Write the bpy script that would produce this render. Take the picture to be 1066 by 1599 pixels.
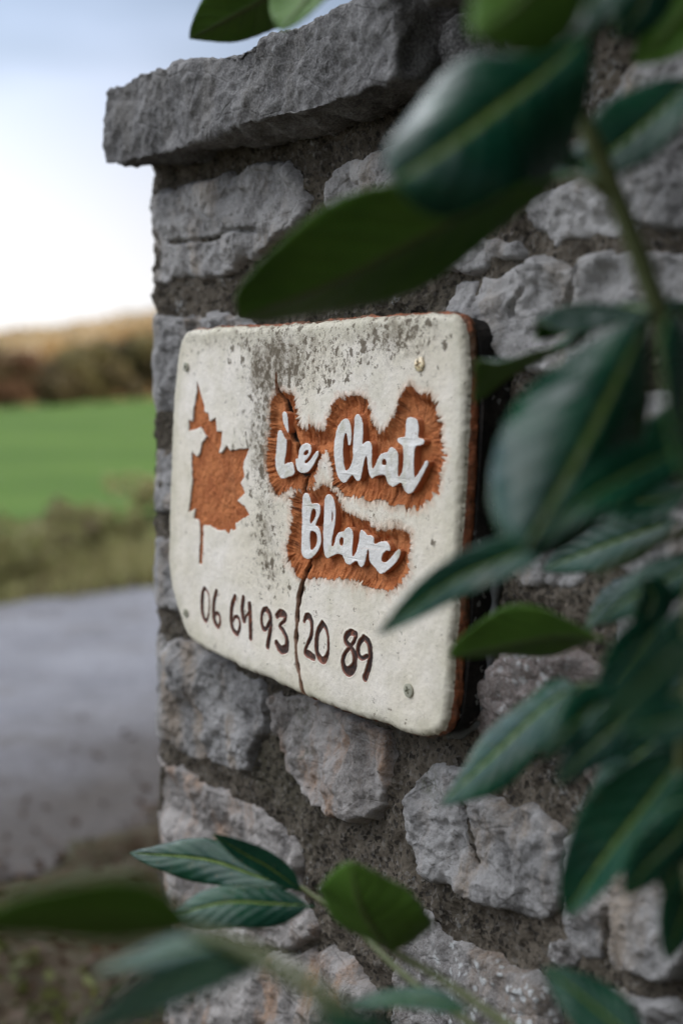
import bpy, math, random
import numpy as np
from mathutils import Vector, Matrix
random.seed(7); RNG = np.random.default_rng(7)
for o in list(bpy.data.objects): bpy.data.objects.remove(o, do_unlink=True)
SC = bpy.context.scene
COL = SC.collection
# ------------------------------------------------------------------ camera
FPX = 2221.0; CX, CY = 533.0, 799.5; HOR = 591.0
PITCH = math.atan((CY - HOR) / FPX)
CAM = np.array([0.0, 0.0, 1.0])
FW = np.array([0, math.cos(PITCH), -math.sin(PITCH)])
UPV = np.array([0, math.sin(PITCH), math.cos(PITCH)])
RT = np.array([1.0, 0, 0])
cd = bpy.data.cameras.new('camera'); cam = bpy.data.objects.new('camera', cd); COL.objects.link(cam)
cam.location = CAM; cam.rotation_euler = (math.pi/2 - PITCH, 0, 0)
cd.sensor_fit = 'VERTICAL'; cd.sensor_height = 36; cd.sensor_width = 24; cd.lens = 50 * (2221/2220.8)
cd.clip_start = 0.02; cd.clip_end = 3000
cd.dof.use_dof = True; cd.dof.focus_distance = 1.10; cd.dof.aperture_fstop = 3.3
cd.dof.aperture_blades = 0
SC.camera = cam
# ------------------------------------------------------------------ world, sun, exposure
SUN_DIR = Vector((0.85, -0.50, 0)).normalized(); SUN_EL = math.radians(14)
SKY_HIGH = 2.6
w = bpy.data.worlds.new("World"); SC.world = w; w.use_nodes = True
nt = w.node_tree; N = nt.nodes; L = nt.links; N.clear()
out = N.new('ShaderNodeOutputWorld'); bg = N.new('ShaderNodeBackground'); sky = N.new('ShaderNodeTexSky')
sky.sky_type = 'NISHITA'; sky.sun_disc = False; sky.sun_elevation = SUN_EL
sky.sun_rotation = math.atan2(SUN_DIR.x, SUN_DIR.y); sky.altitude = 200; sky.dust_density = 1.6; sky.air_density = 1.0
tc = N.new('ShaderNodeTexCoord'); mp = N.new('ShaderNodeMapping'); mp.inputs['Scale'].default_value = (1.2, 1.2, 5.0)
nz = N.new('ShaderNodeTexNoise'); nz.inputs['Scale'].default_value = 1.6; nz.inputs['Detail'].default_value = 5
L.new(tc.outputs['Generated'], mp.inputs['Vector']); L.new(mp.outputs[0], nz.inputs['Vector'])
sx = N.new('ShaderNodeSeparateXYZ'); L.new(tc.outputs['Generated'], sx.inputs[0])
def wmr(v, a, b, c, d):
    k = N.new('ShaderNodeMapRange'); k.interpolation_type = 'SMOOTHSTEP'; L.new(v, k.inputs['Value'])
    for n_, x_ in (('From Min', a), ('From Max', b), ('To Min', c), ('To Max', d)): k.inputs[n_].default_value = x_
    return k.outputs[0]
def wm(op, a, b, cl=False):
    k = N.new('ShaderNodeMath'); k.operation = op; k.use_clamp = cl
    for i_, v_ in enumerate((a, b)):
        if isinstance(v_, float): k.inputs[i_].default_value = v_
        else: L.new(v_, k.inputs[i_])
    return k.outputs[0]
low = wmr(sx.outputs['Z'], 0.05, 0.24, 0.0, 0.25); low = wm('SUBTRACT', 0.92, low)             # white haze at the horizon, blue gap above it
high = wmr(sx.outputs['Z'], 0.30, 0.55, 0.0, 0.62)                                         # bright veil added overhead, out of view, to lift the light
clo = wmr(nz.outputs['Fac'], 0.40, 0.66, -0.05, 0.42)
fac = wm('ADD', wm('MAXIMUM', low, high), clo, True)
bri = wm('ADD', wmr(sx.outputs['Z'], 0.28, 0.6, 0.86, SKY_HIGH), 0.0)
bri = wm('MULTIPLY', bri, wmr(sx.outputs['X'], 0.45, -0.80, 0.25, 2.05))  # veil brightened left, dimmed right and behind, to shape light on wall and leaves
bri = wm('MULTIPLY', bri, wmr(sx.outputs['Y'], -0.85, 0.25, 0.34, 1.12))
cv = N.new('ShaderNodeVectorMath'); cv.operation = 'SCALE'; 
blu = N.new('ShaderNodeMixRGB'); blu.inputs['Color1'].default_value = (9.7, 9.6, 9.6, 1); blu.inputs['Color2'].default_value = (5.7, 6.8, 9.0, 1)
L.new(wm('MULTIPLY', wmr(sx.outputs['Z'], 0.03, 0.26, 0.0, 1.0), wmr(sx.outputs['Z'], 0.32, 0.5, 1.0, 0.25)), blu.inputs['Fac']); L.new(blu.outputs[0], cv.inputs[0]); L.new(bri, cv.inputs['Scale'])
mx = N.new('ShaderNodeMixRGB'); L.new(fac, mx.inputs['Fac']); L.new(sky.outputs[0], mx.inputs['Color1']); L.new(cv.outputs[0], mx.inputs['Color2'])
L.new(mx.outputs[0], bg.inputs['Color']); bg.inputs['Strength'].default_value = 0.085
L.new(bg.outputs[0], out.inputs[0])
sl = bpy.data.lights.new('sun', 'SUN'); sun = bpy.data.objects.new('sun', sl); COL.objects.link(sun)
sl.energy = 2.6; sl.angle = math.radians(0.6); sl.color = (1.0, 0.86, 0.66)
sd = Vector((SUN_DIR.x*math.cos(SUN_EL), SUN_DIR.y*math.cos(SUN_EL), math.sin(SUN_EL)))
sun.rotation_euler = sd.to_track_quat('Z', 'Y').to_euler(); sun.location = (3, -4, 6)
SC.view_settings.view_transform = 'Standard'; SC.view_settings.look = 'None'
SC.view_settings.exposure = 0.29; SC.view_settings.gamma = 1
SC.render.resolution_x = 682; SC.render.resolution_y = 1024
SC.render.engine = 'CYCLES'
SC.cycles.max_bounces = 8

# ------------------------------------------------------------------ numeric helpers
def _h(ix, iy, iz, s):
    n = (ix*374761393 + iy*668265263 + iz*2147483647 + s*974634777) & 0xFFFFFFFF
    n = ((n ^ (n >> 13)) * 1274126177) & 0xFFFFFFFF
    n = ((n ^ (n >> 16)) * 2246822519) & 0xFFFFFFFF
    n = n ^ (n >> 15)
    return (n & 0xFFFFFF) / float(0xFFFFFF)
def vn2(x, y, s=0):
    xi = np.floor(x).astype(np.int64); yi = np.floor(y).astype(np.int64); fx = x-xi; fy = y-yi
    fx = fx*fx*fx*(fx*(fx*6-15)+10); fy = fy*fy*fy*(fy*(fy*6-15)+10)
    a = _h(xi, yi, 0, s); b = _h(xi+1, yi, 0, s); c = _h(xi, yi+1, 0, s); d = _h(xi+1, yi+1, 0, s)
    return ((a*(1-fx)+b*fx)*(1-fy) + (c*(1-fx)+d*fx)*fy)*2-1
def vn3(p, s=0):
    i = np.floor(p).astype(np.int64); f = p-i; f = f*f*(3-2*f); r = 0
    for dx in (0, 1):
        for dy in (0, 1):
            for dz in (0, 1):
                ww = (f[:,0] if dx else 1-f[:,0])*(f[:,1] if dy else 1-f[:,1])*(f[:,2] if dz else 1-f[:,2])
                r = r + ww*_h(i[:,0]+dx, i[:,1]+dy, i[:,2]+dz, s)
    return r*2-1
def fbm2(x, y, s=0, o=4, g=0.5):
    r = 0; a = 1; c, sn = 0.8, 0.6
    for k in range(o):
        r = r + a*vn2(x, y, s+k*17); a *= g; x, y = (x*c - y*sn)*2.03+3.1, (x*sn + y*c)*2.03+1.7
    return r
def fbm3(p, s=0, o=3, g=0.5):
    r = 0; a = 1
    for k in range(o):
        r = r + a*vn3(p, s+k*13); a *= g; p = p*2.03+5.3
    return r
def sms(a, b, x):
    t = np.clip((x-a)/(b-a), 0, 1); return t*t*(3-2*t)
def seg_dist(X, Y, P, Q):
    """min distance to segments P[i]-Q[i]; also index + param of the nearest"""
    n = X.size; D = np.full(n, 1e9); A = np.zeros(n); T = np.zeros(n); acc = 0.0
    for (ax, ay), (bx, by) in zip(P, Q):
        ex, ey = bx-ax, by-ay; l2 = ex*ex+ey*ey
        if l2 < 1e-14: continue
        t = np.clip(((X-ax)*ex+(Y-ay)*ey)/l2, 0, 1)
        d = (X-ax-t*ex)**2+(Y-ay-t*ey)**2
        m = d < D; D[m] = d[m]; ln = math.sqrt(l2); A[m] = acc + t[m]*ln; acc += ln
    return np.sqrt(D), A
def inside(X, Y, poly):
    r = np.zeros(X.size, bool); n = len(poly)
    for i in range(n):
        ax, ay = poly[i]; bx, by = poly[(i+1) % n]
        if ay == by: continue
        c = (ay > Y) != (by > Y)
        r ^= c & (X < (bx-ax)*(Y-ay)/(by-ay)+ax)
    return r
def sdf(X, Y, poly, margin=None):
    """positive inside"""
    poly = np.asarray(poly); res = np.full(X.size, -1.0); arc = np.zeros(X.size)
    if margin is not None:
        m = (X > poly[:,0].min()-margin) & (X < poly[:,0].max()+margin) & (Y > poly[:,1].min()-margin) & (Y < poly[:,1].max()+margin)
    else: m = np.ones(X.size, bool)
    x, y = X[m], Y[m]
    d, a = seg_dist(x, y, poly, np.roll(poly, -1, 0))
    d[~inside(x, y, poly)] *= -1
    res[m] = d; arc[m] = a
    return res, arc
def chaikin(P, n=2, closed=True):
    P = np.asarray(P, float)
    for _ in range(n):
        Q = np.roll(P, -1, 0) if closed else P[1:]
        B = P if closed else P[:-1]
        R = np.empty((len(B)*2, P.shape[1])); R[0::2] = B*.75+Q*.25; R[1::2] = B*.25+Q*.75
        if not closed: R = np.vstack([P[:1], R, P[-1:]])
        P = R
    return P
def crom(P, n=8):
    P = np.asarray(P, float); P = np.vstack([2*P[0]-P[1], P, 2*P[-1]-P[-2]]); r = []
    for i in range(1, len(P)-2):
        a, b, c, d = P[i-1:i+3]
        for k in range(n):
            t = k/n; r.append(.5*((2*b)+(-a+c)*t+(2*a-5*b+4*c-d)*t*t+(-a+3*b-3*c+d)*t**3))
    r.append(P[-2]); return np.array(r)
def nrmz(v): return v/np.linalg.norm(v)

# ------------------------------------------------------------------ frames: camera rays and the wall
def ray(px, py): return FW + RT*((px-CX)/FPX) + UPV*((CY-py)/FPX)
def PT(px, py, dep): return CAM + ray(px, py)*dep
def proj(p):
    v = np.asarray(p)-CAM; z = v@FW; return CX+FPX*(v@RT)/z, CY-FPX*(v@UPV)/z, z
UU = -nrmz(ray(-938, HOR)); UU[2] = 0; UU = nrmz(UU)       # along the wall, towards the camera
VV = np.array([0, 0, 1.0]); NN = np.array([UU[1], -UU[0], 0])  # out of the wall
if NN[1] > 0: NN = -NN
SLABW = 0.036                                               # slab front stands this far off the wall
OW = PT(710, HOR, 0.97) - NN*SLABW
def uv(px, py, wd=0.0):
    r = ray(px, py); o = OW+NN*wd; t = ((o-CAM)@NN)/(r@NN); p = CAM+r*t-o
    return np.array([p@UU, p@VV])
def uvs(pts, wd=0.0): return np.array([uv(x, y, wd) for x, y in pts])
S_C = uv(243, 700)[0]; RC = 0.030                           # corner of the wall, rounding radius
S_C += RC*0.9-.012
def wallmap(s, v, h):
    """s along the wall (wraps round the left corner), v up, h outwards"""
    s = np.asarray(s, float); h = np.asarray(h, float)+0*s; v = np.asarray(v, float)+0*s
    P = np.zeros((s.size, 3)); arc = RC*math.pi/2
    m = s >= S_C
    P[m] = OW+np.outer(s[m], UU)+np.outer(h[m], NN)
    m = (s < S_C) & (s > S_C-arc)
    th = (S_C-s[m])/RC; c = OW+UU*S_C-NN*RC
    dr = np.outer(np.cos(th), NN)+np.outer(np.sin(th), -UU)
    P[m] = c+dr*(RC+h[m])[:, None]
    m = s <= S_C-arc
    P[m] = OW+UU*(S_C-RC)-NN*RC-np.outer(S_C-arc-s[m], NN)-np.outer(h[m], UU)
    P[:, 2] += v
    return P

# ------------------------------------------------------------------ object helpers
def tag(o, label=None, cat=None, group=None, kind=None):
    if label: o['label'] = label
    if cat: o['category'] = cat
    if group: o['group'] = group
    if kind: o['kind'] = kind
    return o
def empty(name, loc, label, cat, group=None):
    o = bpy.data.objects.new(name, None); COL.objects.link(o); o.location = loc; o.empty_display_size = .1
    bpy.context.view_layer.update()
    return tag(o, label, cat, group)
def wloc(o):
    l = np.array(o.location)
    while o.parent: o = o.parent; l = l+np.array(o.location)
    return l
def mesh(name, V, F, mats, parent=None, smooth=True, attrs=None, mi=None, uvm=None, origin=None):
    """V in world space; F (n,4) or (n,3) array or list"""
    V = np.asarray(V, float)
    base = wloc(parent) if parent else np.zeros(3)
    org = np.asarray(origin, float) if origin is not None else base
    me = bpy.data.meshes.new(name)
    if isinstance(F, np.ndarray):
        k = F.shape[1]; me.vertices.add(len(V)); me.vertices.foreach_set('co', (V-org).astype(np.float32).ravel())
        me.loops.add(F.size); me.loops.foreach_set('vertex_index', F.astype(np.int32).ravel())
        me.polygons.add(len(F)); me.polygons.foreach_set('loop_start', np.arange(0, F.size, k, dtype=np.int32))
        me.update(calc_edges=True)
    else: me.from_pydata((V-org).tolist(), [], F)
    if not isinstance(mats, (list, tuple)): mats = [mats]
    for m in mats: me.materials.append(m)
    if smooth: me.polygons.foreach_set('use_smooth', np.ones(len(me.polygons), bool))
    if mi is not None: me.polygons.foreach_set('material_index', np.asarray(mi, np.int32))
    for k, a in (attrs or {}).items():
        at = me.attributes.new(k, 'FLOAT', 'POINT'); at.data.foreach_set('value', np.asarray(a, np.float32))
    if uvm is not None:
        ul = me.uv_layers.new(name='UVMap'); idx = np.empty(len(me.loops), np.int32); me.loops.foreach_get('vertex_index', idx)
        ul.data.foreach_set('uv', np.asarray(uvm, np.float32)[idx].ravel())
    me.validate(); me.update()
    o = bpy.data.objects.new(name, me); COL.objects.link(o)
    if parent: o.parent = parent
    o.location = org-base
    return o
def gridmesh(nx, ny):
    i = np.arange(nx*ny).reshape(ny, nx)
    return np.stack([i[:-1, :-1], i[:-1, 1:], i[1:, 1:], i[1:, :-1]], -1).reshape(-1, 4)
def compact(V, F, attrs):
    used = np.unique(F); mp_ = np.full(len(V), -1); mp_[used] = np.arange(len(used))
    return V[used], mp_[F], {k: a[used] for k, a in attrs.items()}
def tube(P, R, n=8, cap=True):
    P = np.asarray(P, float); m = len(P); T = np.gradient(P, axis=0); V = []; up = np.array([0.13, .21, .97])
    for i in range(m):
        t = nrmz(T[i]); a = nrmz(np.cross(t, up)); b = np.cross(t, a)
        for k in range(n):
            th = 2*math.pi*k/n; V.append(P[i]+R[i]*(a*math.cos(th)+b*math.sin(th)))
    F = []
    for i in range(m-1):
        for k in range(n):
            F.append((i*n+k, i*n+(k+1) % n, (i+1)*n+(k+1) % n, (i+1)*n+k))
    V = V+[P[0], P[-1]]
    for k in range(n):
        F.append((m*n, (k+1) % n, k, m*n)[:3]); F.append((m*n+1, (m-1)*n+k, (m-1)*n+(k+1) % n))
    return np.array(V), F

# ------------------------------------------------------------------ material helpers
class M:
    def __init__(s, name, rough=.8, spec=.3):
        s.m = bpy.data.materials.new(name); s.m.use_nodes = True; s.n = s.m.node_tree.nodes; s.l = s.m.node_tree.links
        s.b = s.n['Principled BSDF']; s.b.inputs['Roughness'].default_value = rough; s.b.inputs['Specular IOR Level'].default_value = spec
        t = s.n.new('ShaderNodeTexCoord'); s.obj = t.outputs['Object']; s.uv = t.outputs['UV']
    def inp(s, sock, v):
        if hasattr(v, 'is_output'): s.l.new(v, sock)
        elif isinstance(v, (tuple, list)): sock.default_value = (*v, 1) if len(v) == 3 and len(sock.default_value) == 4 else v
        else: sock.default_value = v
    def map(s, vec, scale, loc=(0, 0, 0), rot=(0, 0, 0)):
        k = s.n.new('ShaderNodeMapping'); s.l.new(vec, k.inputs[0]); k.inputs['Scale'].default_value = scale
        k.inputs['Location'].default_value = loc; k.inputs['Rotation'].default_value = rot; return k.outputs[0]
    def noise(s, scale, det=4, rough=.55, vec=None, dist=0, col=False):
        k = s.n.new('ShaderNodeTexNoise'); s.l.new(vec or s.obj, k.inputs['Vector']); k.inputs['Scale'].default_value = scale
        k.inputs['Detail'].default_value = det; k.inputs['Roughness'].default_value = rough; k.inputs['Distortion'].default_value = dist
        return k.outputs['Color'] if col else k.outputs['Fac']
    def vor(s, scale, vec=None, feat='F1', outp='Distance', rnd=1):
        k = s.n.new('ShaderNodeTexVoronoi'); s.l.new(vec or s.obj, k.inputs['Vector']); k.feature = feat
        k.inputs['Scale'].default_value = scale; k.inputs['Randomness'].default_value = rnd; return k.outputs[outp]
    def rng(s, v, a, b, c=0.0, d=1.0, smooth=True):
        if isinstance(a, (int, float)) and isinstance(b, (int, float)) and a > b: a, b, c, d = b, a, d, c
        k = s.n.new('ShaderNodeMapRange'); k.interpolation_type = 'SMOOTHSTEP' if smooth else 'LINEAR'
        s.inp(k.inputs['Value'], v); s.inp(k.inputs['From Min'], a); s.inp(k.inputs['From Max'], b)
        s.inp(k.inputs['To Min'], c); s.inp(k.inputs['To Max'], d); return k.outputs[0]
    def math(s, op, a, b=0.0, clamp=False):
        k = s.n.new('ShaderNodeMath'); k.operation = op; k.use_clamp = clamp; s.inp(k.inputs[0], a); s.inp(k.inputs[1], b); return k.outputs[0]
    def mix(s, f, a, b, mode='MIX'):
        k = s.n.new('ShaderNodeMixRGB'); k.blend_type = mode; s.inp(k.inputs['Fac'], f); s.inp(k.inputs['Color1'], a); s.inp(k.inputs['Color2'], b); return k.outputs[0]
    def attr(s, name):
        k = s.n.new('ShaderNodeAttribute'); k.attribute_name = name; return k.outputs['Fac']
    def color(s, c): s.inp(s.b.inputs['Base Color'], c)
    def rough(s, c): s.inp(s.b.inputs['Roughness'], c)
    def bump(s, hts):
        prev = None
        for h, dist, st in hts:
            k = s.n.new('ShaderNodeBump'); k.inputs['Distance'].default_value = dist; k.inputs['Strength'].default_value = st
            s.inp(k.inputs['Height'], h)
            if prev: s.l.new(prev, k.inputs['Normal'])
            prev = k.outputs[0]
        s.l.new(prev, s.b.inputs['Normal'])

def stone_mat(name, dark, light, warm, warm_amt, lichen):
    m = M(name, .85, .25)
    a = m.noise(11, 6, .66); c = m.mix(m.rng(a, .40, .60), dark, light)
    sk = m.noise(1.0, 5, .65, m.map(m.obj, (42, 42, 7))); c = m.mix(m.rng(sk, .50, .68, 0, .45), c, m.mix(.5, light, (.55, .54, .53))); c = m.mix(m.rng(sk, .46, .34, 0, .4), c, (.05, .045, .045))
    c = m.mix(m.rng(m.noise(28, 5, .65), .3, .72), c, m.mix(.5, c, light))
    wv = m.map(m.obj, (14, 14, 5)); c = m.mix(m.math('MULTIPLY', m.rng(m.noise(1.5, 5, .6, wv), .48, .68), warm_amt), c, warm)
    # darker weather stains and pits
    st = m.rng(m.noise(16, 6, .7), .52, .72); c = m.mix(m.math('MULTIPLY', st, .55), c, (.055, .052, .05))
    pit = m.rng(m.noise(230, 3, .6), .60, .70); c = m.mix(m.math('MULTIPLY', pit, .6), c, (.04, .037, .033))
    fine = m.noise(520, 2, .6); c = m.mix(m.rng(fine, .35, .7, 0, .35), c, (.42, .41, .40))
    # pale lichen crusts
    lz = m.noise(14, 2, .5); lv = m.vor(130); ln = m.noise(90, 4, .7)
    lm = m.math('MULTIPLY', m.rng(lz, .60-lichen*.13, .72-lichen*.13), m.rng(m.math('ADD', lv, m.math('MULTIPLY', ln, .8)), .86, .58))
    lm = m.math('MULTIPLY', lm, min(1, lichen*1.1)); c = m.mix(lm, c, (.52, .53, .52))
    # moss in low places
    ms = m.math('MULTIPLY', m.rng(m.noise(7, 3), .62, .74), m.rng(m.noise(150, 3), .45, .6)); c = m.mix(m.math('MULTIPLY', ms, .7), c, (.06, .065, .02))
    m.color(c)
    ck = m.rng(m.vor(17, m.map(m.obj, (1, 1, 1.8)), 'DISTANCE_TO_EDGE'), 0, .035)
    m.bump([(m.noise(22, 8, .68), .014, .75), (ck, .002, .45), (m.noise(120, 6, .7), .0035, .7), (m.noise(600, 3, .7), .0010, .8), (lm, .0012, .6)])
    return m.m
GREY = stone_mat('limestone_grey', (.10, .097, .093), (.33, .32, .31), (.29, .22, .15), .75, .25)
PALE = stone_mat('limestone_pale', (.13, .125, .12), (.43, .415, .40), (.34, .27, .195), .6, .20)
WARM = stone_mat('limestone_warm', (.12, .105, .092), (.38, .35, .325), (.34, .20, .11), .85, .2)
PINK = stone_mat('limestone_rosy', (.15, .12, .105), (.27, .22, .20), (.25, .155, .105), .6, .55)
LICH = stone_mat('limestone_lichened', (.13, .12, .115), (.26, .245, .23), (.25, .165, .095), .6, 1.0)
HOLEDARK = stone_mat('painted_dark_hole', (.012, .011, .010), (.035, .033, .03), (.03, .028, .02), .3, .1)  # near-black colour paints the darkness of the hole beside the capstone
CAPM = stone_mat('cap_limestone', (.065, .062, .060), (.19, .185, .182), (.11, .095, .07), .4, .22)

def mortar_mat():
    m = M('lime_mortar', .95, .12)
    c = m.mix(m.rng(m.noise(13, 5, .65), .32, .68), (.098, .082, .062), (.225, .192, .150))
    c = m.mix(m.rng(m.noise(5, 3), .5, .7, 0, .6), c, (.085, .082, .052))
    g = m.vor(330, outp='Color'); gg = m.n.new('ShaderNodeSeparateColor'); m.l.new(g, gg.inputs[0])
    c = m.mix(m.rng(gg.outputs[0], .78, .95, 0, .55), c, (.27, .25, .22))
    c = m.mix(m.rng(gg.outputs[1], .70, .95, 0, .75), c, (.025, .022, .02))
    c = m.mix(m.rng(m.noise(75, 5, .75), .56, .66, 0, .8), c, (.028, .025, .021))
    wz = m.math('MULTIPLY', m.rng(m.noise(24, 3), .62, .7), m.rng(m.noise(260, 2), .5, .6)); c = m.mix(m.math('MULTIPLY', wz, .8), c, (.40, .40, .38))
    m.color(c)
    m.bump([(m.noise(38, 7, .78), .020, 1.0), (m.vor(330), .0018, .9), (m.noise(850, 3, .7), .0010, .8)])
    return m.m
MORTAR = mortar_mat()

# ================================================================== THE GROUND AND THE FAR VIEW
RD = nrmz(np.array([.65, .76])); RN = np.array([-RD[1], RD[0]])         # road direction and its normal (away)
def roadco(x, y): return (x+.67)*RN[0]+(y-2.79)*RN[1]                   # 0 near edge, 2.7 far edge
def terr(x, y):
    q = roadco(x, y); r = np.hypot(x, y)
    z = 0.02*fbm2(x*.5, y*.5, 3)
    z = z+.055*np.clip(x+11, -10, 30)*sms(16, 50, y)*sms(400, 80, r)
    z = z-4.5*sms(58, 100, r)*sms(600, 300, r+0*x)-2.0*sms(300, 600, r)
    z = z+(16.2+2*vn2(x*.008, y*.008, 5)+.11*np.clip(x+75, -100, 200))*sms(120, 420, y)
    return z
def ground_mat():
    m = M('verge_soil', .95, .1)
    c = m.mix(m.rng(m.noise(1.2, 4), .4, .6), (.05, .048, .028), (.075, .06, .042)); c = m.mix(m.rng(m.noise(30, 4), .45, .6, 0, .8), c, (.05, .035, .02))
    m.color(c); m.bump([(m.noise(20, 5), .02, .8)]); return m.m
def grass_mat():
    m = M('pasture_grass', .9, .1)
    c = m.mix(m.rng(m.noise(.25, 4), .35, .65), (.068, .140, .022), (.10, .185, .032)); c = m.mix(m.rng(m.noise(6, 5, .7), .4, .7, 0, .5), c, (.12, .16, .06))
    m.color(c); m.bump([(m.noise(25, 4), .05, .8)]); return m.m
def asphalt_mat():
    m = M('worn_asphalt', .85, .3)
    c = m.mix(m.rng(m.noise(2.0, 5, .6), .35, .65), (.30, .30, .33), (.40, .40, .435)); c = m.mix(m.rng(m.noise(120, 4, .8), .4, .62, 0, .7), c, (.07, .07, .075))
    c = m.mix(m.rng(m.noise(3, 5, .65), .5, .66, 0, .6), c, (.15, .135, .12)); c = m.mix(m.rng(m.noise(14, 5, .7), .56, .68, 0, .6), c, (.09, .075, .065))
    dr = m.math('ADD', m.attr('edge'), m.math('MULTIPLY', m.math('SUBTRACT', m.noise(1.6, 6, .7), .5), 1.5)); c = m.mix(m.rng(dr, 1.25, .1, 0, .9), c, m.mix(m.noise(30, 4), (.045, .037, .030), (.11, .09, .075))); m.color(c)
    m.bump([(m.noise(160, 4, .8), .008, .8)]); return m.m
GM = ground_mat(); GR = grass_mat(); AS = asphalt_mat()
def sheet(name, fx, fy, nx, ny, mat, dz=0, rough=0, eb=None):
    a, b = np.meshgrid(np.linspace(0, 1, nx), np.linspace(0, 1, ny)); a = a.ravel(); b = b.ravel()
    x, y = fx(a, b), fy(a, b); z = terr(x, y)+(dz(x, y) if callable(dz) else dz)
    if rough: z = z+rough*fbm2(x*9, y*9, 21, 4)
    return tag(mesh(name, np.stack([x, y, z], 1), gridmesh(nx, ny), mat, attrs={'edge': b*eb} if eb else None), kind='structure')
sheet('ground', lambda a, b: (a-.5)*np.where(b > .05, 60+1500*b**1.5, 60), lambda a, b: -12+1400*b**2.2, 220, 300, GM, -.03)
def rdx(p, q): return -.67+p*RD[0]+q*RN[0]
def rdy(p, q): return 2.79+p*RD[1]+q*RN[1]
def wob(p, s): return .06*fbm2(p*2.3, p*0, s, 3)
road = sheet('road', lambda a, b: rdx((a-.5)*50, b*2.7+wob((a-.5)*50, 5)*(1-b)*1.3+wob((a-.5)*50, 6)*b), lambda a, b: rdy((a-.5)*50, b*2.7+wob((a-.5)*50, 5)*(1-b)*1.3+wob((a-.5)*50, 6)*b), 500, 20, AS, .012, 0, 2.7)
def vdrop(x, y):
    q = roadco(x, y); return .016-.045*sms(-.15, .55, q)
sheet('near_verge', lambda a, b: rdx((a-.5)*8, -2.6+b*3.2), lambda a, b: rdy((a-.5)*8, -2.6+b*3.2), 400, 160, GM, vdrop, .020)
sheet('field', lambda a, b: rdx((a-.5)*130+6*b, 4.2+b**2*40), lambda a, b: rdy((a-.5)*130+6*b, 4.2+b**2*40), 160, 120, GR, .02)
sheet('far_verge', lambda a, b: rdx((a-.5)*60, 2.7+b*1.9), lambda a, b: rdy((a-.5)*60, 2.7+b*1.9), 600, 24, GM, .0, .02)

def leafmat(name, c1, c2, sc=1.0, rough=.6):
    m = M(name, rough, .2); g = m.n.new('ShaderNodeNewGeometry')
    c = m.mix(g.outputs['Random Per Island'], c1, c2); c = m.mix(m.rng(m.noise(.9*sc, 3), .35, .65, 0, .6), c, m.mix(.5, c1, c2)); m.color(c)
    tr = m.n.new('ShaderNodeBsdfTranslucent'); m.l.new(c, tr.inputs[0]); mxs = m.n.new('ShaderNodeMixShader'); mxs.inputs[0].default_value = .3
    m.l.new(m.b.outputs[0], mxs.inputs[1]); m.l.new(tr.outputs[0], mxs.inputs[2]); m.l.new(mxs.outputs[0], m.n['Material Output'].inputs[0]); return m.m
def bark_mat():
    m = M('bark', .9, .1); m.color(m.mix(m.noise(12, 4), (.05, .04, .03), (.12, .10, .08))); return m.m
BARK = bark_mat()
def quads(C, size, rng, flat=0.0, aspect=1.6):
    """scatter of small leaf-shaped faces (pointed, bent) at C"""
    n = len(C); a = rng.normal(size=(n, 3)); a /= np.linalg.norm(a, axis=1)[:, None]
    b = np.cross(a, rng.normal(size=(n, 3))); b /= np.linalg.norm(b, axis=1)[:, None]; c = np.cross(a, b)
    s = size*rng.uniform(.6, 1.3, n)[:, None]
    V = np.stack([C-a*s*aspect/2, C+b*s*.45+c*s*.12, C+a*s*aspect/2, C-b*s*.45+c*s*.12], 1).reshape(-1, 3)
    return V, np.arange(4*n).reshape(-1, 4)
def crownpts(n, rng, ctrs, rad):
    k = rng.integers(0, len(ctrs), n); d = rng.normal(size=(n, 3)); d /= np.linalg.norm(d, axis=1)[:, None]
    r = rad[k]*rng.uniform(0.25, 1, n)**.5
    return ctrs[k]+d*r[:, None]*np.array([1, 1, .8])
def tree(name, x, y, h, wd, lm, label, cat, group, seed, leafsize=.16, n=2600, trunk=.35):
    rng = np.random.default_rng(seed); z0 = float(terr(np.array([x]), np.array([y]))[0])-.03
    t = empty(name, (x, y, z0), label, cat, group); b = np.array([x, y, z0])
    V, F = [], []; off = 0
    def addt(P, R):
        nonlocal off
        v, f = tube(P, R, 6); V.append(v); F.extend([tuple(i+off for i in q) for q in f]); off += len(v)
    top = b+np.array([rng.normal()*.1*wd, rng.normal()*.1*wd, h*.8]); r0 = h*.022+.01
    addt([b+(top-b)*k for k in np.linspace(0, 1, 6)], [r0*(1-.8*k) for k in np.linspace(0, 1, 6)])
    C = []; R = []
    for i in range(13):
        f = rng.uniform(trunk, 1); th = rng.uniform(0, 6.28); s = b+(top-b)*f*.85
        e = s+np.array([math.cos(th), math.sin(th), rng.uniform(.1, .9)])*wd*rng.uniform(.25, .52)*(1.15-.6*f)
        addt([s, (s+e)/2+[0, 0, .05*h*rng.uniform(-.3, .6)], e], [r0*.45, r0*.3, r0*.1]); C.append(e); R.append(wd*rng.uniform(.12, .26))
    C.append(top); R.append(wd*.2)
    mesh('trunk', np.vstack(V), F, BARK, t)
    P = crownpts(n, rng, np.array(C), np.array(R)); v, f = quads(P, leafsize, rng)
    mesh('crown', v, f, lm, t, smooth=False); return t
GOLD = leafmat('autumn_gold', (.62, .44, .23), (.50, .36, .18)); TAN = leafmat('autumn_tan', (.62, .47, .30), (.46, .38, .22)); RUST = leafmat('autumn_rust', (.20, .11, .08), (.30, .19, .12))
DKH = leafmat('hedge_dark', (.13, .115, .07), (.22, .175, .105)); WEED = leafmat('weed_green', (.24, .26, .09), (.40, .35, .17)); DEAD = leafmat('dead_grass', (.60, .50, .28), (.30, .34, .11))
HED2 = leafmat('hedge_olive', (.20, .19, .09), (.30, .25, .14))
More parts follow.
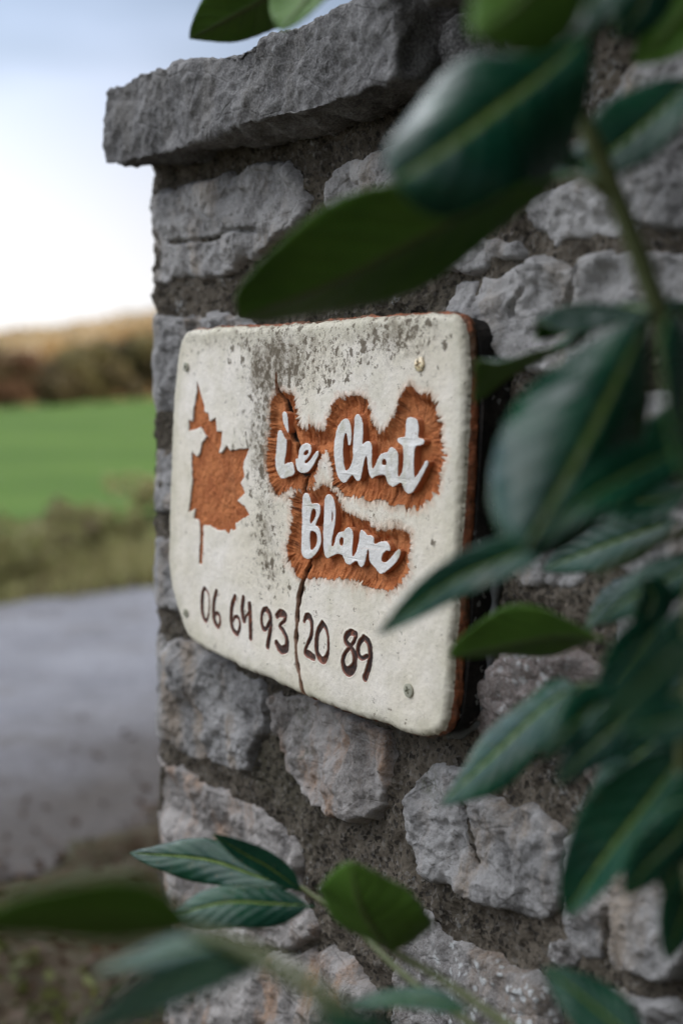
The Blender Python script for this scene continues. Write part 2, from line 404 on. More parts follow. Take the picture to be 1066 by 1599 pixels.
# dark hedge shrubs closing the field
def kx(pxx, d): return (pxx-CX)/FPX*d
for i, (pxx, d, h, wd_, mt, lb) in enumerate([(-160, 47, 2.2, 4, DKH, 'dark brown'), (-60, 47, 1.6, 3.2, DKH, 'dark brown'), (20, 46.5, 2.0, 2.2, RUST, 'rusty red'), (78, 48, 1.5, 2.2, DKH, 'dark brown'), (120, 49, 2.2, 2.4, HED2, 'dark brown'),
        (165, 50, 2.4, 2.8, DKH, 'dark brown'), (215, 51, 2.2, 2.8, HED2, 'dark brown'), (262, 52, 2.6, 3, DKH, 'dark brown'), (330, 53, 2.6, 3.4, DKH, 'dark brown')]):
    lab = ['dark brown hedge shrub furthest left at the field end, outside the left edge', 'dark brown hedge shrub at the field end, just left of the rust-red bush', 'rust-red bush in the dark hedge at the end of the field',
           'dark brown hedge shrub at the field end, just right of the rust-red bush', 'dark brown hedge shrub, second right of the rust-red bush', 'dark brown hedge shrub, second from the wall corner at the field end', 'dark brown hedge shrub directly left of the wall corner at the field end',
           'dark hedge shrub mostly hidden behind the wall corner', 'dark hedge shrub wholly behind the stone wall, last of the hedge'][i]
    tree('hedge_shrub', kx(pxx, d), d, h, wd_, mt, lab, 'shrub', 'shrubs of the hedge at the end of the field', 100+i, .17, 2600, .08)
for i, (pxx, d, h, wd_, mt) in enumerate([(-170, 88, 7.4, 7, TAN), (-80, 86, 6.6, 7, GOLD), (0, 84, 6.9, 6, TAN), (55, 92, 6.8, 6, RUST), (110, 86, 7.9, 7, GOLD), (165, 95, 8.6, 8, TAN), (225, 88, 8.9, 7, GOLD), (290, 92, 9.8, 8, TAN), (350, 88, 9.5, 8, GOLD)]):
    lab = ['tan autumn tree furthest left beyond the hedge, outside the left edge', 'golden autumn tree just outside the left edge beyond the hedge', 'tan autumn tree at the left edge behind the rust-red bush', 'golden autumn tree second from the left edge beyond the hedge', 'golden autumn tree midway between left edge and wall corner',
           'tan autumn tree second left of the wall corner beyond the hedge', 'golden autumn tree beside the wall corner beyond the dark hedge', 'tan autumn tree mostly hidden behind the wall corner', 'golden autumn tree wholly behind the stone wall, last of the row'][i]
    tree('autumn_tree', kx(pxx, d), d, h*(.93+.0004*pxx), wd_, mt, lab, 'tree', 'autumn trees beyond the field', 200+i, .3, 2600, .1)
# wood on the far hill: one mass
n = 26000; yy = RNG.uniform(230, 470, n); xx = RNG.uniform(-.45, .12, n)*yy; zz = terr(xx, yy)+RNG.uniform(0, 5, n)*(.6+.4*vn2(xx*.12, yy*.12, 9))
v, f = quads(np.stack([xx, yy, zz], 1), 1.8, RNG); tag(mesh('hill_wood', v, f, TAN, smooth=False), 'hazy tan autumn wood covering the distant hill behind the field', 'wood', kind='stuff')
# tall dead grass on the far verge: uncountable
n = 30000; p = RNG.uniform(-14, 9, n); q = 2.75+RNG.uniform(0, 1, n)**1.2*1.9; bx = rdx(p, q); by = rdy(p, q); bz = terr(bx, by)
hh = RNG.uniform(.05, .15, n)*(1+.9*vn2(p*1.3, q, 4)); lean = RNG.normal(size=(n, 2))*.35; wv_ = RNG.normal(size=(n, 2)); wv_ /= np.linalg.norm(wv_, axis=1)[:, None]; wv_ *= .006
base = np.stack([bx, by, bz], 1); w3 = np.concatenate([wv_, np.zeros((n, 1))], 1); mid = base+np.stack([lean[:, 0]*hh*.4, lean[:, 1]*hh*.4, hh*.6], 1); tp = base+np.stack([lean[:, 0]*hh, lean[:, 1]*hh, hh], 1)
V = np.stack([base-w3, base+w3, mid+w3*.8, tp, mid-w3*.8], 1).reshape(-1, 3)
tag(mesh('verge_grass', V, np.arange(5*n).reshape(-1, 5), DEAD, smooth=False), 'tall mixed green and straw-coloured grass along the far side of the road', 'grass', kind='stuff')
WEED2 = leafmat('weed_brown', (.22, .17, .11), (.34, .26, .17))
for i, (pxx, d, h, wd_, mt, lab) in enumerate([(95, 7.6, .42, .32, WEED2, 'tall thin reddish brown weed standing left of centre on the far verge'), (215, 8.3, .50, .55, DEAD, 'straw-coloured bushy weed on the far verge close to the wall corner'),
        (150, 7.9, .24, .6, WEED, 'low green weed clump between the reddish and straw-coloured weeds'), (30, 7.0, .22, .7, WEED, 'low green weed clump at the left edge on the far verge'), (-60, 6.6, .26, .7, WEED, 'green weed clump just past the left edge on the far verge')]):
    tree('weed', kx(pxx, d), d, h, wd_, mt, lab, 'weed', None, 300+i, .030, 700 if i < 2 else 1300, .1)
# mossy litter on the near verge
MOSS = leafmat('moss', (.12, .13, .035), (.07, .075, .03), 8)
n = 9000; p = RNG.uniform(-2.5, 2.2, n); q = RNG.uniform(-1.9, .05, n); k = vn2(p*2.1, q*2.1, 8) > .15; p, q = p[k], q[k]
bx, by = rdx(p, q), rdy(p, q); v, f = quads(np.stack([bx, by, terr(bx, by)+.018+RNG.uniform(0, .03, len(bx))], 1), .022, RNG)
tag(mesh('moss', v, f, MOSS, smooth=False), 'yellow-green moss and short grass on the near verge beside the wall', 'moss', kind='stuff')
LITT = leafmat('leaf_litter', (.07, .042, .026), (.12, .08, .055), 8); n = 9000; p = RNG.uniform(-2.5, 2.2, n); q = RNG.uniform(-1.9, .0, n)+RNG.exponential(.34, n)*(RNG.uniform(0, 1, n) < .30)
bx, by = rdx(p, q), rdy(p, q); v, f = quads(np.stack([bx, by, terr(bx, by)+np.where(q > .15, .014, .020)+RNG.uniform(0, .006, n)], 1), .018, RNG)
tag(mesh('leaf_litter', v, f, LITT, smooth=False), 'brown dead leaf litter at the edge of the road', 'leaf litter', kind='stuff')

# ================================================================== THE STONE WALL
VB = -0.98; VCAP = 0.213; SR = 1.45; SL = S_C-.55
WALL = empty('stone_wall', OW+UU*S_C+np.array([0, 0, -1.0]), 'rough rubble limestone wall with thick mortar carrying the cream nameplate', 'wall')
def wall_grid(s0, s1, v0, v1, cell):
    nx = int((s1-s0)/cell)+1; ny = int((v1-v0)/cell)+1
    a, b = np.meshgrid(np.linspace(s0, s1, nx), np.linspace(v0, v1, ny)); return a.ravel(), b.ravel(), nx, ny
def mort_h(s, v):
    return .0030+.0042*fbm2(s*14, v*14, 31, 3)*sms(S_C-.03, S_C+.03, s)+.0030*fbm2(s*75, v*75, 35, 3)+.0010*fbm2(s*300, v*300, 38, 2)
s, v, nx, ny = wall_grid(S_C-.12, .62, -.52, VCAP+.006, .0021)
mesh('mortar', wallmap(s, v, mort_h(s, v)), gridmesh(nx, ny)[:, ::-1].copy(), MORTAR, WALL)
for (a0, a1, b0, b1) in [(SL, S_C-.12, VB, VCAP+.03), (S_C-.12, .62, VB, -.52), (.62, SR, VB, VCAP+.03)]:
    s, v, nx, ny = wall_grid(a0, a1, b0, b1, .008)
    mesh('mortar', wallmap(s, v, mort_h(s, v)), gridmesh(nx, ny)[:, ::-1].copy(), MORTAR, WALL)
def stone(poly_sv, seed, mat, H=.012, cell=.0018, tilt=None, jag=.0045, label=None, edge=.0065, cracks=()):
    poly = chaikin(poly_sv, 1); rng = np.random.default_rng(seed)
    s, v, nx, ny = wall_grid(poly[:, 0].min()-.01, poly[:, 0].max()+.01, poly[:, 1].min()-.01, poly[:, 1].max()+.01, cell)
    d, _ = sdf(s, v, poly)
    d = d+.0045+jag*fbm2(s*38, v*38, seed, 4)
    cs, cv = poly.mean(0); tx, ty = tilt if tilt else rng.uniform(-.03, .03, 2)
    prof = 1-np.clip(1-d/edge, 0, 1)**2.6
    H = H*.52; h = -.008+(.0105+H*.9)*prof+(tx*(s-cs)+ty*(v-cv))*prof
    big = fbm2(s*13+seed, v*13, seed+1, 3); rid = 1-np.abs(vn2(s*22+v*9, v*30, seed+2))
    # split faces: terraces with sharp little steps
    f = fbm2(s*17+3*seed, v*24, seed+3, 4); st = np.floor(f*4)/4+sms(.84, 1, f*4-np.floor(f*4))/4
    h = h+prof*(.0018*big+.0022*rid+.0085*st+.0013*fbm2(s*95, v*95, seed+4, 4)+.0004*fbm2(s*420, v*420, seed+5, 2))
    h = np.maximum(h, mort_h(s, v)+.0016-(1-prof)*.02)
    for c in cracks:
        c = crom(c, 6); dd, _ = seg_dist(s, v, c[:-1], c[1:]); dd = dd+.0007*fbm2(s*160, v*160, 77, 2)
        h = h-.007*sms(.0032, .0006, dd)
    h = h*(1-.62*sms(S_C+.03, S_C-.01, s)*(h > 0))
    F = gridmesh(nx, ny)[:, ::-1]; keep = (d > -.004); F = F[keep[F].all(1)]
    V_, F, _ = compact(np.stack([s, v, h], 1), F, {})
    o = mesh('stone', wallmap(V_[:, 0], V_[:, 1], V_[:, 2]), F, mat, WALL)
    if label: o['label'] = label
    return o
def P2(pts, wrap=.16):
    r = []
    for x, y in pts:
        a = uv(x, y, .008)
        if x < 254: a = a+[-wrap, 0]
        r.append(a)
    return np.array(r)
def C2(pts): return np.array([uv(x, y, .008) for x, y in pts])
VIS = [
 ([(240,305),(330,282),(395,262),(450,262),(478,300),(468,350),(420,372),(385,405),(330,428),(238,430)], PALE, .014, [[(262,378),(330,374),(360,362),(405,360)]]),
 ([(498,290),(530,262),(575,240),(640,232),(690,255),(700,310),(610,348),(515,364)], PALE, .012, []),
 ([(235,500),(300,494),(395,497),(430,560),(420,640),(243,648),(240,600)], GREY, .013, []),
 ([(238,712),(330,705),(350,800),(244,802)], GREY, .011, []),
 ([(236,862),(320,850),(330,962),(240,966)], GREY, .012, []),
 ([(238,1000),(290,1004),(350,1035),(402,1062),(412,1110),(400,1160),(386,1212),(330,1196),(240,1140)], GREY, .014, []),
 ([(415,1072),(500,1105),(598,1145),(606,1205),(592,1276),(545,1276),(500,1262),(455,1215),(425,1160)], WARM, .016, []),
 ([(236,1180),(300,1216),(380,1255),(440,1300),(470,1345),(455,1385),(490,1440),(480,1475),(400,1490),(240,1478)], WARM, .010, []),
 ([(632,1282),(650,1225),(668,1200),(712,1202),(745,1238),(800,1262),(868,1290),(880,1350),(868,1442),(800,1424),(720,1388),(645,1345)], GREY, .018, [[(728,1258),(735,1300),(748,1350)]]),
 ([(884,1292),(940,1282),(1010,1310),(1080,1330),(1085,1530),(985,1528),(925,1500),(872,1448),(890,1360)], GREY, .016, [[(955,1420),(950,1470),(940,1505)]]),
 ([(242,1506),(330,1498),(420,1500),(552,1484),(566,1530),(600,1600),(590,1700),(240,1700)], WARM, .011, []),
 ([(620,1492),(640,1430),(668,1420),(700,1478),(760,1502),(820,1530),(862,1570),(870,1680),(650,1680),(612,1600)], LICH, .010, []),
 ([(846,1482),(880,1462),(905,1478),(900,1510),(862,1512)], LICH, .008, []),
 ([(900,1540),(980,1560),(1080,1570),(1085,1690),(905,1680)], GREY, .010, []),
 ([(678,492),(700,448),(760,428),(880,414),(1000,402),(1085,395),(1090,470),(1000,560),(900,575),(780,560)], PALE, .016, [[(738,440),(735,470),(748,500)],[(808,425),(815,450),(800,470),(795,490)],[(908,416),(902,440),(885,475)]]),
 ([(815,335),(830,305),(880,288),(950,300),(1000,330),(985,362),(900,372),(830,362)], PALE, .012, []),
 ([(902,270),(935,185),(960,120),(1030,75),(1085,60),(1090,350),(1010,352),(950,300)], GREY, .018, []),
 ([(700,190),(770,170),(850,200),(860,260),(780,285),(720,260)], GREY, .010, []),
 ([(640,395),(700,372),(790,372),(800,405),(700,425)], GREY, .006, []),
 ([(800,640),(880,620),(1085,610),(1085,735),(960,745),(820,740)], GREY, .012, []),
 ([(930,850),(990,770),(1085,750),(1085,900),(1010,905),(945,890)], PALE, .014, []),
 ([(785,770),(900,770),(920,860),(900,930),(800,900)], GREY, .008, []),
 ([(745,1165),(740,1110),(775,1030),(860,1015),(930,1030),(950,1085),(900,1140),(820,1180)], PINK, .013, []),
 ([(965,950),(1085,930),(1085,1100),(980,1090),(955,1010)], GREY, .012, []),
 ([(900,1180),(960,1130),(1085,1130),(1085,1290),(990,1290),(920,1240)], PINK, .010, []),
]
for i, (pl, mt, H, cr) in enumerate(VIS):
    stone(P2(pl, .10+.07*((i*37) % 5)/4), 40+i*7, mt, H, .0018, cracks=[C2(c) for c in cr])
def in_view(sc, vc):
    if sc < S_C-.02: return False
    p = wallmap(np.array([sc]), np.array([vc]), np.array([0.]))[0]
    if (p-CAM)@FW < .2: return False
    x, y, _ = proj(p); return 180 < x < 1115 and -200 < y < 1660
v0 = VB+.02; k = 0
while v0 < VCAP-.03:                                              # the wall beyond the picture, same rubble, coarser mesh
    rh = random.uniform(.09, .15); rh = min(rh, VCAP-v0); s0 = SL+random.uniform(0, .05)
    while s0 < SR-.06:
        wd_ = random.uniform(.12, .26); cs, cv = s0+wd_/2, v0+rh/2
        if not any(in_view(cs+a, cv+b) for a in (-wd_*.45, 0, wd_*.45) for b in (-rh*.4, rh*.4)) and not (S_C-.26 < cs < S_C+.05 and cv > -.62):
            j = lambda: random.uniform(-.012, .012)
            pl = [(s0+.012+j(), v0+.014+j()), (cs+j(), v0+.01+j()), (s0+wd_-.012+j(), v0+.014+j()), (s0+wd_-.008+j(), cv+j()), (s0+wd_-.014+j(), v0+rh-.014+j()), (cs+j(), v0+rh-.01+j()), (s0+.014+j(), v0+rh-.014+j()), (s0+.008+j(), cv+j())]
            stone(np.array(pl), 900+k*11, random.choice([GREY, PALE, WARM, GREY, PINK]), .012, .005)
        k += 1; s0 += wd_
    v0 += rh
# wall body (core) so that it is solid from behind
def wallbox(name, s0, s1, v0, v1, w0, w1, cell, seed, mat, amp=(.010, .004, .0012), parent=WALL, sh=None, rnd=.012, label=None):
    """rough-hewn block in wall coordinates: s,v,w"""
    L_ = np.array([s1-s0, v1-v0, w1-w0]); ns = [max(2, int(l/cell)+1) for l in L_]; VV_, FF = [], []; off = 0
    for ax in range(3):
        b, c = [(1, 2), (2, 0), (0, 1)][ax]
        for sd_ in (0, 1):
            g1, g2 = np.meshgrid(np.linspace(0, 1, ns[b]), np.linspace(0, 1, ns[c])); q = np.zeros((g1.size, 3)); q[:, ax] = sd_; q[:, b] = g1.ravel(); q[:, c] = g2.ravel()
            f = gridmesh(ns[b], ns[c]); f = f if sd_ else f[:, ::-1]
            VV_.append(q); FF.append(f+off); off += len(q)
    Q = np.vstack(VV_); F = np.vstack(FF)
    key = np.round(Q*1e5).astype(np.int64); _, first, inv = np.unique(key, axis=0, return_index=True, return_inverse=True); Q = Q[first]; F = inv.ravel()[F]
    p = Q*L_; c = np.clip(p, rnd, L_-rnd); dlt = p-c; ln = np.linalg.norm(dlt, axis=1); m = ln > 1e-9
    nrm = np.zeros_like(p); nrm[m] = dlt[m]/ln[m][:, None]; p[m] = c[m]+nrm[m]*np.minimum(ln[m], rnd)[:, None]
    if sh is not None: p = sh(p, L_)
    f1 = fbm3(p*11+seed, seed, 3); t_ = f1*3; st = (np.floor(t_)+sms(.7, 1, t_-np.floor(t_)))/3
    dsp = amp[0]*(.5*f1+.6*st)+amp[1]*fbm3(p*48, seed+3, 3)+amp[2]*fbm3(p*190, seed+9, 3)
    p = p+nrm*dsp[:, None]
    Wd = OW+np.outer(p[:, 0]+s0, UU)+np.outer(p[:, 1]+v0, VV)+np.outer(p[:, 2]+w0, NN)
    o = mesh(name, Wd, F, mat, parent)
    if label: o['label'] = label
    return o
wallbox('wall_core', S_C+.01, SR, VB, VCAP-.012, -.50, -.02, .04, 3, MORTAR, (.004, .002, 0))
a = uv(157, 262, .055); b = uv(616, 140, .055); t0 = uv(190, 112, .055)
CAPH = t0[1]-a[1]
def capsh(p, L_):
    # the broken left end: chamfered top, uneven length
    e = np.clip(1-p[:, 0]/.10, 0, 1); hv = p[:, 1]/L_[1]
    p = p.copy(); p[:, 1] *= 1-.22*sms(.05, .45, p[:, 0]/L_[0]); p[:, 1] -= .012*e**2*hv; p[:, 0] += .018*np.abs(hv-.35)**1.3*e
    u_ = p[:, 0]/L_[0]; p[:, 1] +=  - (1-hv)*.010*np.sin(u_*3.1)*(.5+.5*np.sin(u_*9))
    return p
wallbox('capstone', a[0], b[0], a[1], a[1]+CAPH, -.46, .055, .0030, 11, CAPM, (.0065, .0034, .0016), rnd=.005, sh=capsh, label='thick grey slab capstone overhanging the broken left corner of the wall')
hs = uv(762, 120, .03)[0]
wallbox('capstone', b[0]+.022, b[0]+.50, VCAP+.040, VCAP+.12, -.44, .048, .004, 21, CAPM, (.009, .004, .0015), rnd=.008, label='second capstone above the black hole, behind the leaves')
wallbox('stone', b[0]+.010, hs-.004, VCAP-.004, VCAP+.034, -.40, .022, .005, 29, HOLEDARK, (.008, .004, .0012), rnd=.008, label='near-black block painted as the dark hole right of the capstone')
wallbox('stone', hs, b[0]+.52, VCAP+.004, VCAP+.036, -.40, .020, .006, 23, CAPM, (.006, .003, .001), rnd=.006)
wallbox('capstone', b[0]+.53, SR, VCAP+.012, VCAP+.10, -.44, .035, .010, 27, CAPM, (.013, .004, .0015))

# ================================================================== THE NAMEPLATE
OS = OW+NN*SLABW
def S2(pts): return uvs(pts, SLABW)
def Z(pts, ox, oy, sc): return S2([(ox+x/sc, oy+y/sc) for x, y in pts])
OUT = [(290,516),(340,511),(400,510),(470,507),(560,497),(650,490),(688,488),(706,493),(717,508),(722,540),(724,600),(722,680),(718,760),(714,840),(709,930),(705,1000),(701,1060),(697,1110),(692,1135),(680,1148),(655,1151),(628,1147),(606,1134),(585,1128),(550,1118),(510,1100),(475,1087),(430,1065),(385,1046),(345,1028),(305,1006),(286,988),(276,945),(265,905),(263,840),(266,760),(267,680),(270,610),(274,568),(281,532)]
outl = chaikin(S2(OUT), 2)
RAW = {}
chat = Z([(258,402),(272,396),(276,330),(272,260),(262,210),(240,180),(215,180),(180,210),(150,270),(135,350),(130,450),(132,550),(145,640),(170,690),(200,718),(225,705),(255,665),(278,640),(295,680),(320,700),(345,690),(360,640),(372,560),(385,500),(397,485),(405,520),(415,600),(428,660),(450,680),(480,655),(520,645),(560,650),(570,690),(590,730),(620,748),(650,735),(692,704),(705,740),(725,790),(755,806),(790,785),(830,720),(870,650),(915,556),(908,532),(893,525),(875,570),(840,630),(810,670),(800,670),(798,600),(800,500),(803,402),(850,402),(872,385),(876,360),(860,346),(820,345),(823,260),(815,210),(795,180),(765,168),(735,172),(722,195),(722,270),(722,337),(690,335),(665,340),(655,360),(665,375),(690,393),(712,412),(712,500),(706,600),(696,635),(672,664),(662,660),(662,600),(668,520),(664,462),(640,432),(610,418),(590,430),(575,465),(545,462),(515,480),(495,510),(480,560),(455,602),(445,590),(441,540),(441,470),(440,400),(425,373),(400,370),(375,385),(362,400),(366,330),(367,240),(358,190),(340,152),(318,140),(303,158),(298,220),(293,350),(289,480),(283,520),(260,580),(235,612),(215,612),(206,560),(204,450),(208,350),(222,300),(238,300),(245,350),(250,395)], 500, 620, 5.33)
chat_h = [Z([(549,508),(566,525),(570,560),(548,570),(528,562),(530,530)], 500, 620, 5.33)]
Lb = Z([(240,480),(265,480),(285,520),(300,565),(324,577),(318,650),(310,740),(300,830),(315,835),(325,822),(385,806),(400,860),(413,935),(350,962),(290,984),(262,970),(235,920),(215,850),(212,750),(222,620),(228,530)], 400, 600, 6.6625)
Lt = Z([(285,290),(320,288),(335,320),(340,380),(338,440),(346,512),(325,490),(305,440),(288,380),(284,330)], 400, 600, 6.6625)
ee = Z([(415,775),(447,776),(450,720),(465,660),(500,622),(545,612),(580,635),(590,680),(577,730),(545,775),(512,800),(520,828),(545,820),(590,770),(640,700),(655,692),(668,705),(662,740),(620,830),(580,890),(530,925),(480,920),(443,903),(422,850)], 400, 600, 6.6625)
ee_h = [Z([(503,742),(510,705),(538,680),(560,690),(556,720),(535,740)], 400, 600, 6.6625)]
BB = Z([(170,100),(200,95),(225,115),(234,185),(260,172),(290,178),(302,210),(295,260),(272,310),(258,343),(280,350),(300,390),(306,440),(297,500),(270,552),(235,586),(205,597),(175,580),(158,530),(157,430),(162,320),(165,200)], 440, 750, 4.845)
BB_h = [Z([(240,215),(262,215),(271,245),(258,285),(235,325),(220,332),(225,260)], 440, 750, 4.845), Z([(222,380),(255,383),(277,420),(273,480),(250,520),(224,532),(219,450)], 440, 750, 4.845)]
lanc = Z([(333,135),(355,104),(380,110),(400,150),(412,220),(412,310),(397,380),(387,440),(382,500),(398,500),(408,470),(420,410),(445,390),(478,390),(500,355),(530,360),(546,390),(545,450),(541,550),(548,585),(570,550),(590,480),(600,400),(613,370),(640,390),(660,420),(690,413),(710,435),(706,470),(716,486),(760,463),(800,460),(825,490),(830,535),(805,525),(775,550),(762,600),(775,622),(800,620),(840,580),(880,527),(900,518),(912,540),(882,610),(820,672),(770,708),(742,700),(718,660),(682,628),(668,592),(672,530),(662,515),(652,560),(645,590),(630,645),(610,660),(592,635),(580,605),(555,615),(525,641),(495,627),(475,582),(462,560),(430,555),(400,565),(360,593),(335,577),(322,520),(321,400),(325,300),(328,200)], 440, 750, 4.845)
lanc_h = [Z([(446,428),(470,430),(476,460),(470,496),(448,498),(440,466)], 440, 750, 4.845), Z([(385,222),(395,262),(391,312),(383,318),(381,270)], 440, 750, 4.845)]
clayA = Z([(60,270),(95,225),(130,210),(178,235),(190,320),(205,372),(260,365),(320,400),(335,320),(375,262),(450,225),(510,245),(528,320),(560,385),(605,395),(645,335),(655,250),(720,200),(790,212),(835,290),(855,400),(862,520),(842,640),(775,752),(700,745),(600,708),(480,712),(390,702),(352,640),(335,540),(322,490),(300,560),(262,625),(240,660),(170,670),(100,692),(70,640),(52,540),(58,400)], 400, 540, 2.961)
clayB = Z([(100,100),(90,250),(50,400),(25,560),(70,655),(150,725),(250,712),(350,745),(480,740),(600,772),(645,835),(800,855),(900,800),(962,700),(985,600),(992,450),(950,365),(850,372),(700,320),(600,285),(480,262),(430,180),(380,90),(280,40),(180,55)], 440, 750, 4.845)
leafp = Z([(187,78),(215,180),(240,250),(245,315),(278,322),(285,385),(332,362),(340,465),(383,468),(376,560),(360,640),(388,628),(420,578),(445,615),(592,598),(560,680),(545,750),(560,825),(528,870),(563,950),(503,1010),(560,1050),(600,1122),(540,1150),(485,1190),(497,1242),(452,1238),(435,1272),(400,1242),(340,1240),(290,1200),(240,1200),(238,1300),(236,1400),(230,1508),(203,1500),(207,1380),(212,1250),(205,1180),(190,1150),(163,1152),(172,1072),(122,1102),(140,950),(150,850),(143,700),(148,625),(165,640),(185,672),(210,640),(230,550),(267,510),(240,480),(215,432),(190,445),(122,468),(118,378),(150,390),(160,290),(178,180)], 270, 580, 5.0)
crack1 = S2([(430,583),(431,604),(437.5,621),(445,639),(444,660),(451,679.5),(458.5,690),(461.5,708),(460,724.6),(464.5,738),(476.5,739.6),(473.5,751.6),(475,768)])
crack2 = S2([(481,860),(479,880),(475,905),(467,940),(464,980),(463,1020),(469,1060),(475,1092)])
DG = [ # strokes of the ten digits: (x, y, radius) in an enlarged crop of the photograph
 [(100,66,6),(91,105,9),(90,170,10),(98,222,8),(112,238,6),(124,205,4),(130,145,4),(124,95,4),(106,66,5)],
 [(169,84,8),(156,130,9),(151,190,9),(156,235,9),(175,270,7),(188,245,6),(183,208,6),(166,198,5),(160,215,4)],
 [(269,110,8),(253,160,9),(247,230,9),(258,285,9),(280,308,7),(294,270,6),(288,228,6),(268,218,5),(259,240,5)],
 [(312,120,9),(306,175,9),(314,238,8),(328,215,4),(338,195,4)], [(346,155,10),(349,230,10),(352,328,9)],
 [(440,176,7),(418,185,7),(410,230,7),(415,275,7),(433,282,6),(450,250,6)], [(432,174,6),(452,200,9),(459,240,9),(456,300,9),(442,375,9)],
 [(490,212,7),(512,198,10),(536,208,8),(534,236,6),(506,266,5),(524,290,8),(545,335,9),(543,385,11),(515,394,11),(490,360,9)],
 [(640,240,6),(652,214,8),(672,226,9),(682,270,8),(678,320,8),(655,368,6),(643,408,6),(662,418,10),(690,436,9)],
 [(737,256,9),(714,300,9),(706,370,9),(716,428,9),(745,452,9),(767,410,6),(770,345,5),(760,285,6),(740,256,8)],
 [(917,310,7),(888,300,8),(864,322,8),(863,352,8),(890,386,8),(908,430,10),(904,480,10),(880,510,12),(856,500,10),(846,455,8),(857,415,6),(885,378,5),(908,345,6),(917,315,6)],
 [(958,330,7),(932,360,7),(926,410,8),(944,440,6),(972,430,6)], [(955,328,7),(983,360,9),(991,430,9),(976,500,10),(960,545,10)]]
cell = .0006
x0, x1 = outl[:, 0].min()-.002, outl[:, 0].max()+.002; y0, y1 = outl[:, 1].min()-.002, outl[:, 1].max()+.002
nx = int((x1-x0)/cell)+1; ny = int((y1-y0)/cell)+1
gx, gy = np.meshgrid(np.linspace(x0, x1, nx), np.linspace(y0, y1, ny)); X = gx.ravel(); Y = gy.ravel()
D0, _ = sdf(X, Y, outl)
D = D0+.0009*fbm2(X*60, Y*60, 5, 3)+.0004*fbm2(X*260, Y*260, 6, 2)
G = D.reshape(ny, nx); gyv, gxv = np.gradient(G, (y1-y0)/(ny-1), (x1-x0)/(nx-1)); gl = np.hypot(gxv, gyv).ravel()+1e-9
push = (D < 0) & (D > -1.5*cell)
Xp = X.copy(); Yp = Y.copy(); Xp[push] -= (D*gxv.ravel()/gl**2)[push]; Yp[push] -= (D*gyv.ravel()/gl**2)[push]
def streak(arc, d, s):                                           # bristles running across the edge
    am = .35+1.1*np.clip(vn2(arc*38, arc*0, s+9)+.35, 0, 1.2)
    return .62*am*(.0012*vn2(arc*420, d*60, s)+.0017*vn2(arc*950+5, d*120, s+1)+.0016*vn2(arc*1900, d*200, s+3)+.010*np.clip(vn2(arc*600, d*30, s+2)-.55, 0, 1))
dA, aA = sdf(X, Y, chaikin(clayA, 2), .03); dB, aB = sdf(X, Y, chaikin(clayB, 2), .03)
eA = dA+streak(aA, dA, 60)+.0034*fbm2(X*55, Y*55, 61, 4); eB = dB+streak(aB, dB, 70)+.0034*fbm2(X*55, Y*55, 71, 4)
CL = np.maximum(eA, eB); arcc = np.where(dA > dB, aA, aB+9); dcl = np.maximum(dA, dB)
LF, _ = sdf(X, Y, leafp, .01); LF = LF+.0005*fbm2(X*250, Y*250, 81, 3)
def strokes(lst, f):
    best = np.full(X.size, -1.0)
    for st in lst:
        P = crom(np.array([[*uv(f[0]+a_/f[2], f[1]+b_/f[2], SLABW), r_] for a_, b_, r_ in st]), 6)
        for i in range(len(P)-1):
            ax, ay, ar = P[i]; bx_, by_, br = P[i+1]
            rr = max(ar, br)/f[2]*.00118; m = (X > min(ax, bx_)-.012) & (X < max(ax, bx_)+.012) & (Y > min(ay, by_)-.012) & (Y < max(ay, by_)+.012)
            ex, ey = bx_-ax, by_-ay; l2 = ex*ex+ey*ey+1e-12; t = np.clip(((X[m]-ax)*ex+(Y[m]-ay)*ey)/l2, 0, 1)
            d = rr-np.hypot(X[m]-ax-t*ex, Y[m]-ay-t*ey); best[m] = np.maximum(best[m], d)
    return best
DGD = strokes(DG, (290, 900, 3.4387)); DGD = DGD+.0003*fbm2(X*300, Y*300, 91, 2)
CR = np.full(X.size, -1.0)
for cr, wv0 in ((crack1, .0030), (crack2, .0024)):
    c = crom(cr, 6); d, aa = seg_dist(X, Y, c[:-1], c[1:]); tot = np.linalg.norm(np.diff(c, axis=0), axis=1).sum()
    wdt = wv0*(.35+.65*sms(0, .25, aa/tot))*(1+.5*vn2(aa*120, aa*0, 5)); CR = np.maximum(CR, wdt-d-.0004*fbm2(X*220, Y*220, 15, 2))
def gs(px, py, rx, ry):
    c = uv(px, py, SLABW); k = np.abs(uv(px+rx, py, SLABW)-uv(px-rx, py, SLABW))[0]/2; l = ry/FPX*1.05
    return np.exp(-((X-c[0])/k)**2-((Y-c[1])/l)**2)
MD = 1.75*(1.0*gs(425, 565, 50, 75)+.9*gs(412, 690, 32, 85)+.6*gs(415, 840, 26, 90)+.75*gs(610, 525, 62, 45)+.5*gs(500, 560, 60, 50)+.28*gs(650, 520, 50, 40)+.35*gs(330, 530, 60, 30)+.22*gs(450, 900, 40, 60)+.22*gs(600, 1130, 60, 25)+.3*gs(600, 820, 60, 30))
h = .0010*fbm2(X*11, Y*11, 1, 2)+.00012*fbm2(X*120, Y*120, 2, 3)+.00007*fbm2(X*500, Y*500, 4, 2)
r = .006; tt = np.clip(D/r, 0, 1); h = h-r*(1-np.sqrt(1-(1-tt)**2+1e-9))*.75
rec = sms(-.0008, .010, CL); h = h-.0042*rec**.8*(1+.12*fbm2(X*60, Y*60, 8, 3))
h = h+(.0009*vn2(arcc*520, dcl*40, 33)+.0006*vn2(arcc*1100, dcl*90, 34))*sms(-.004, .001, CL)*sms(.022, .004, CL)
h = h+.00045*fbm2(X*170, Y*170, 9, 3)*rec
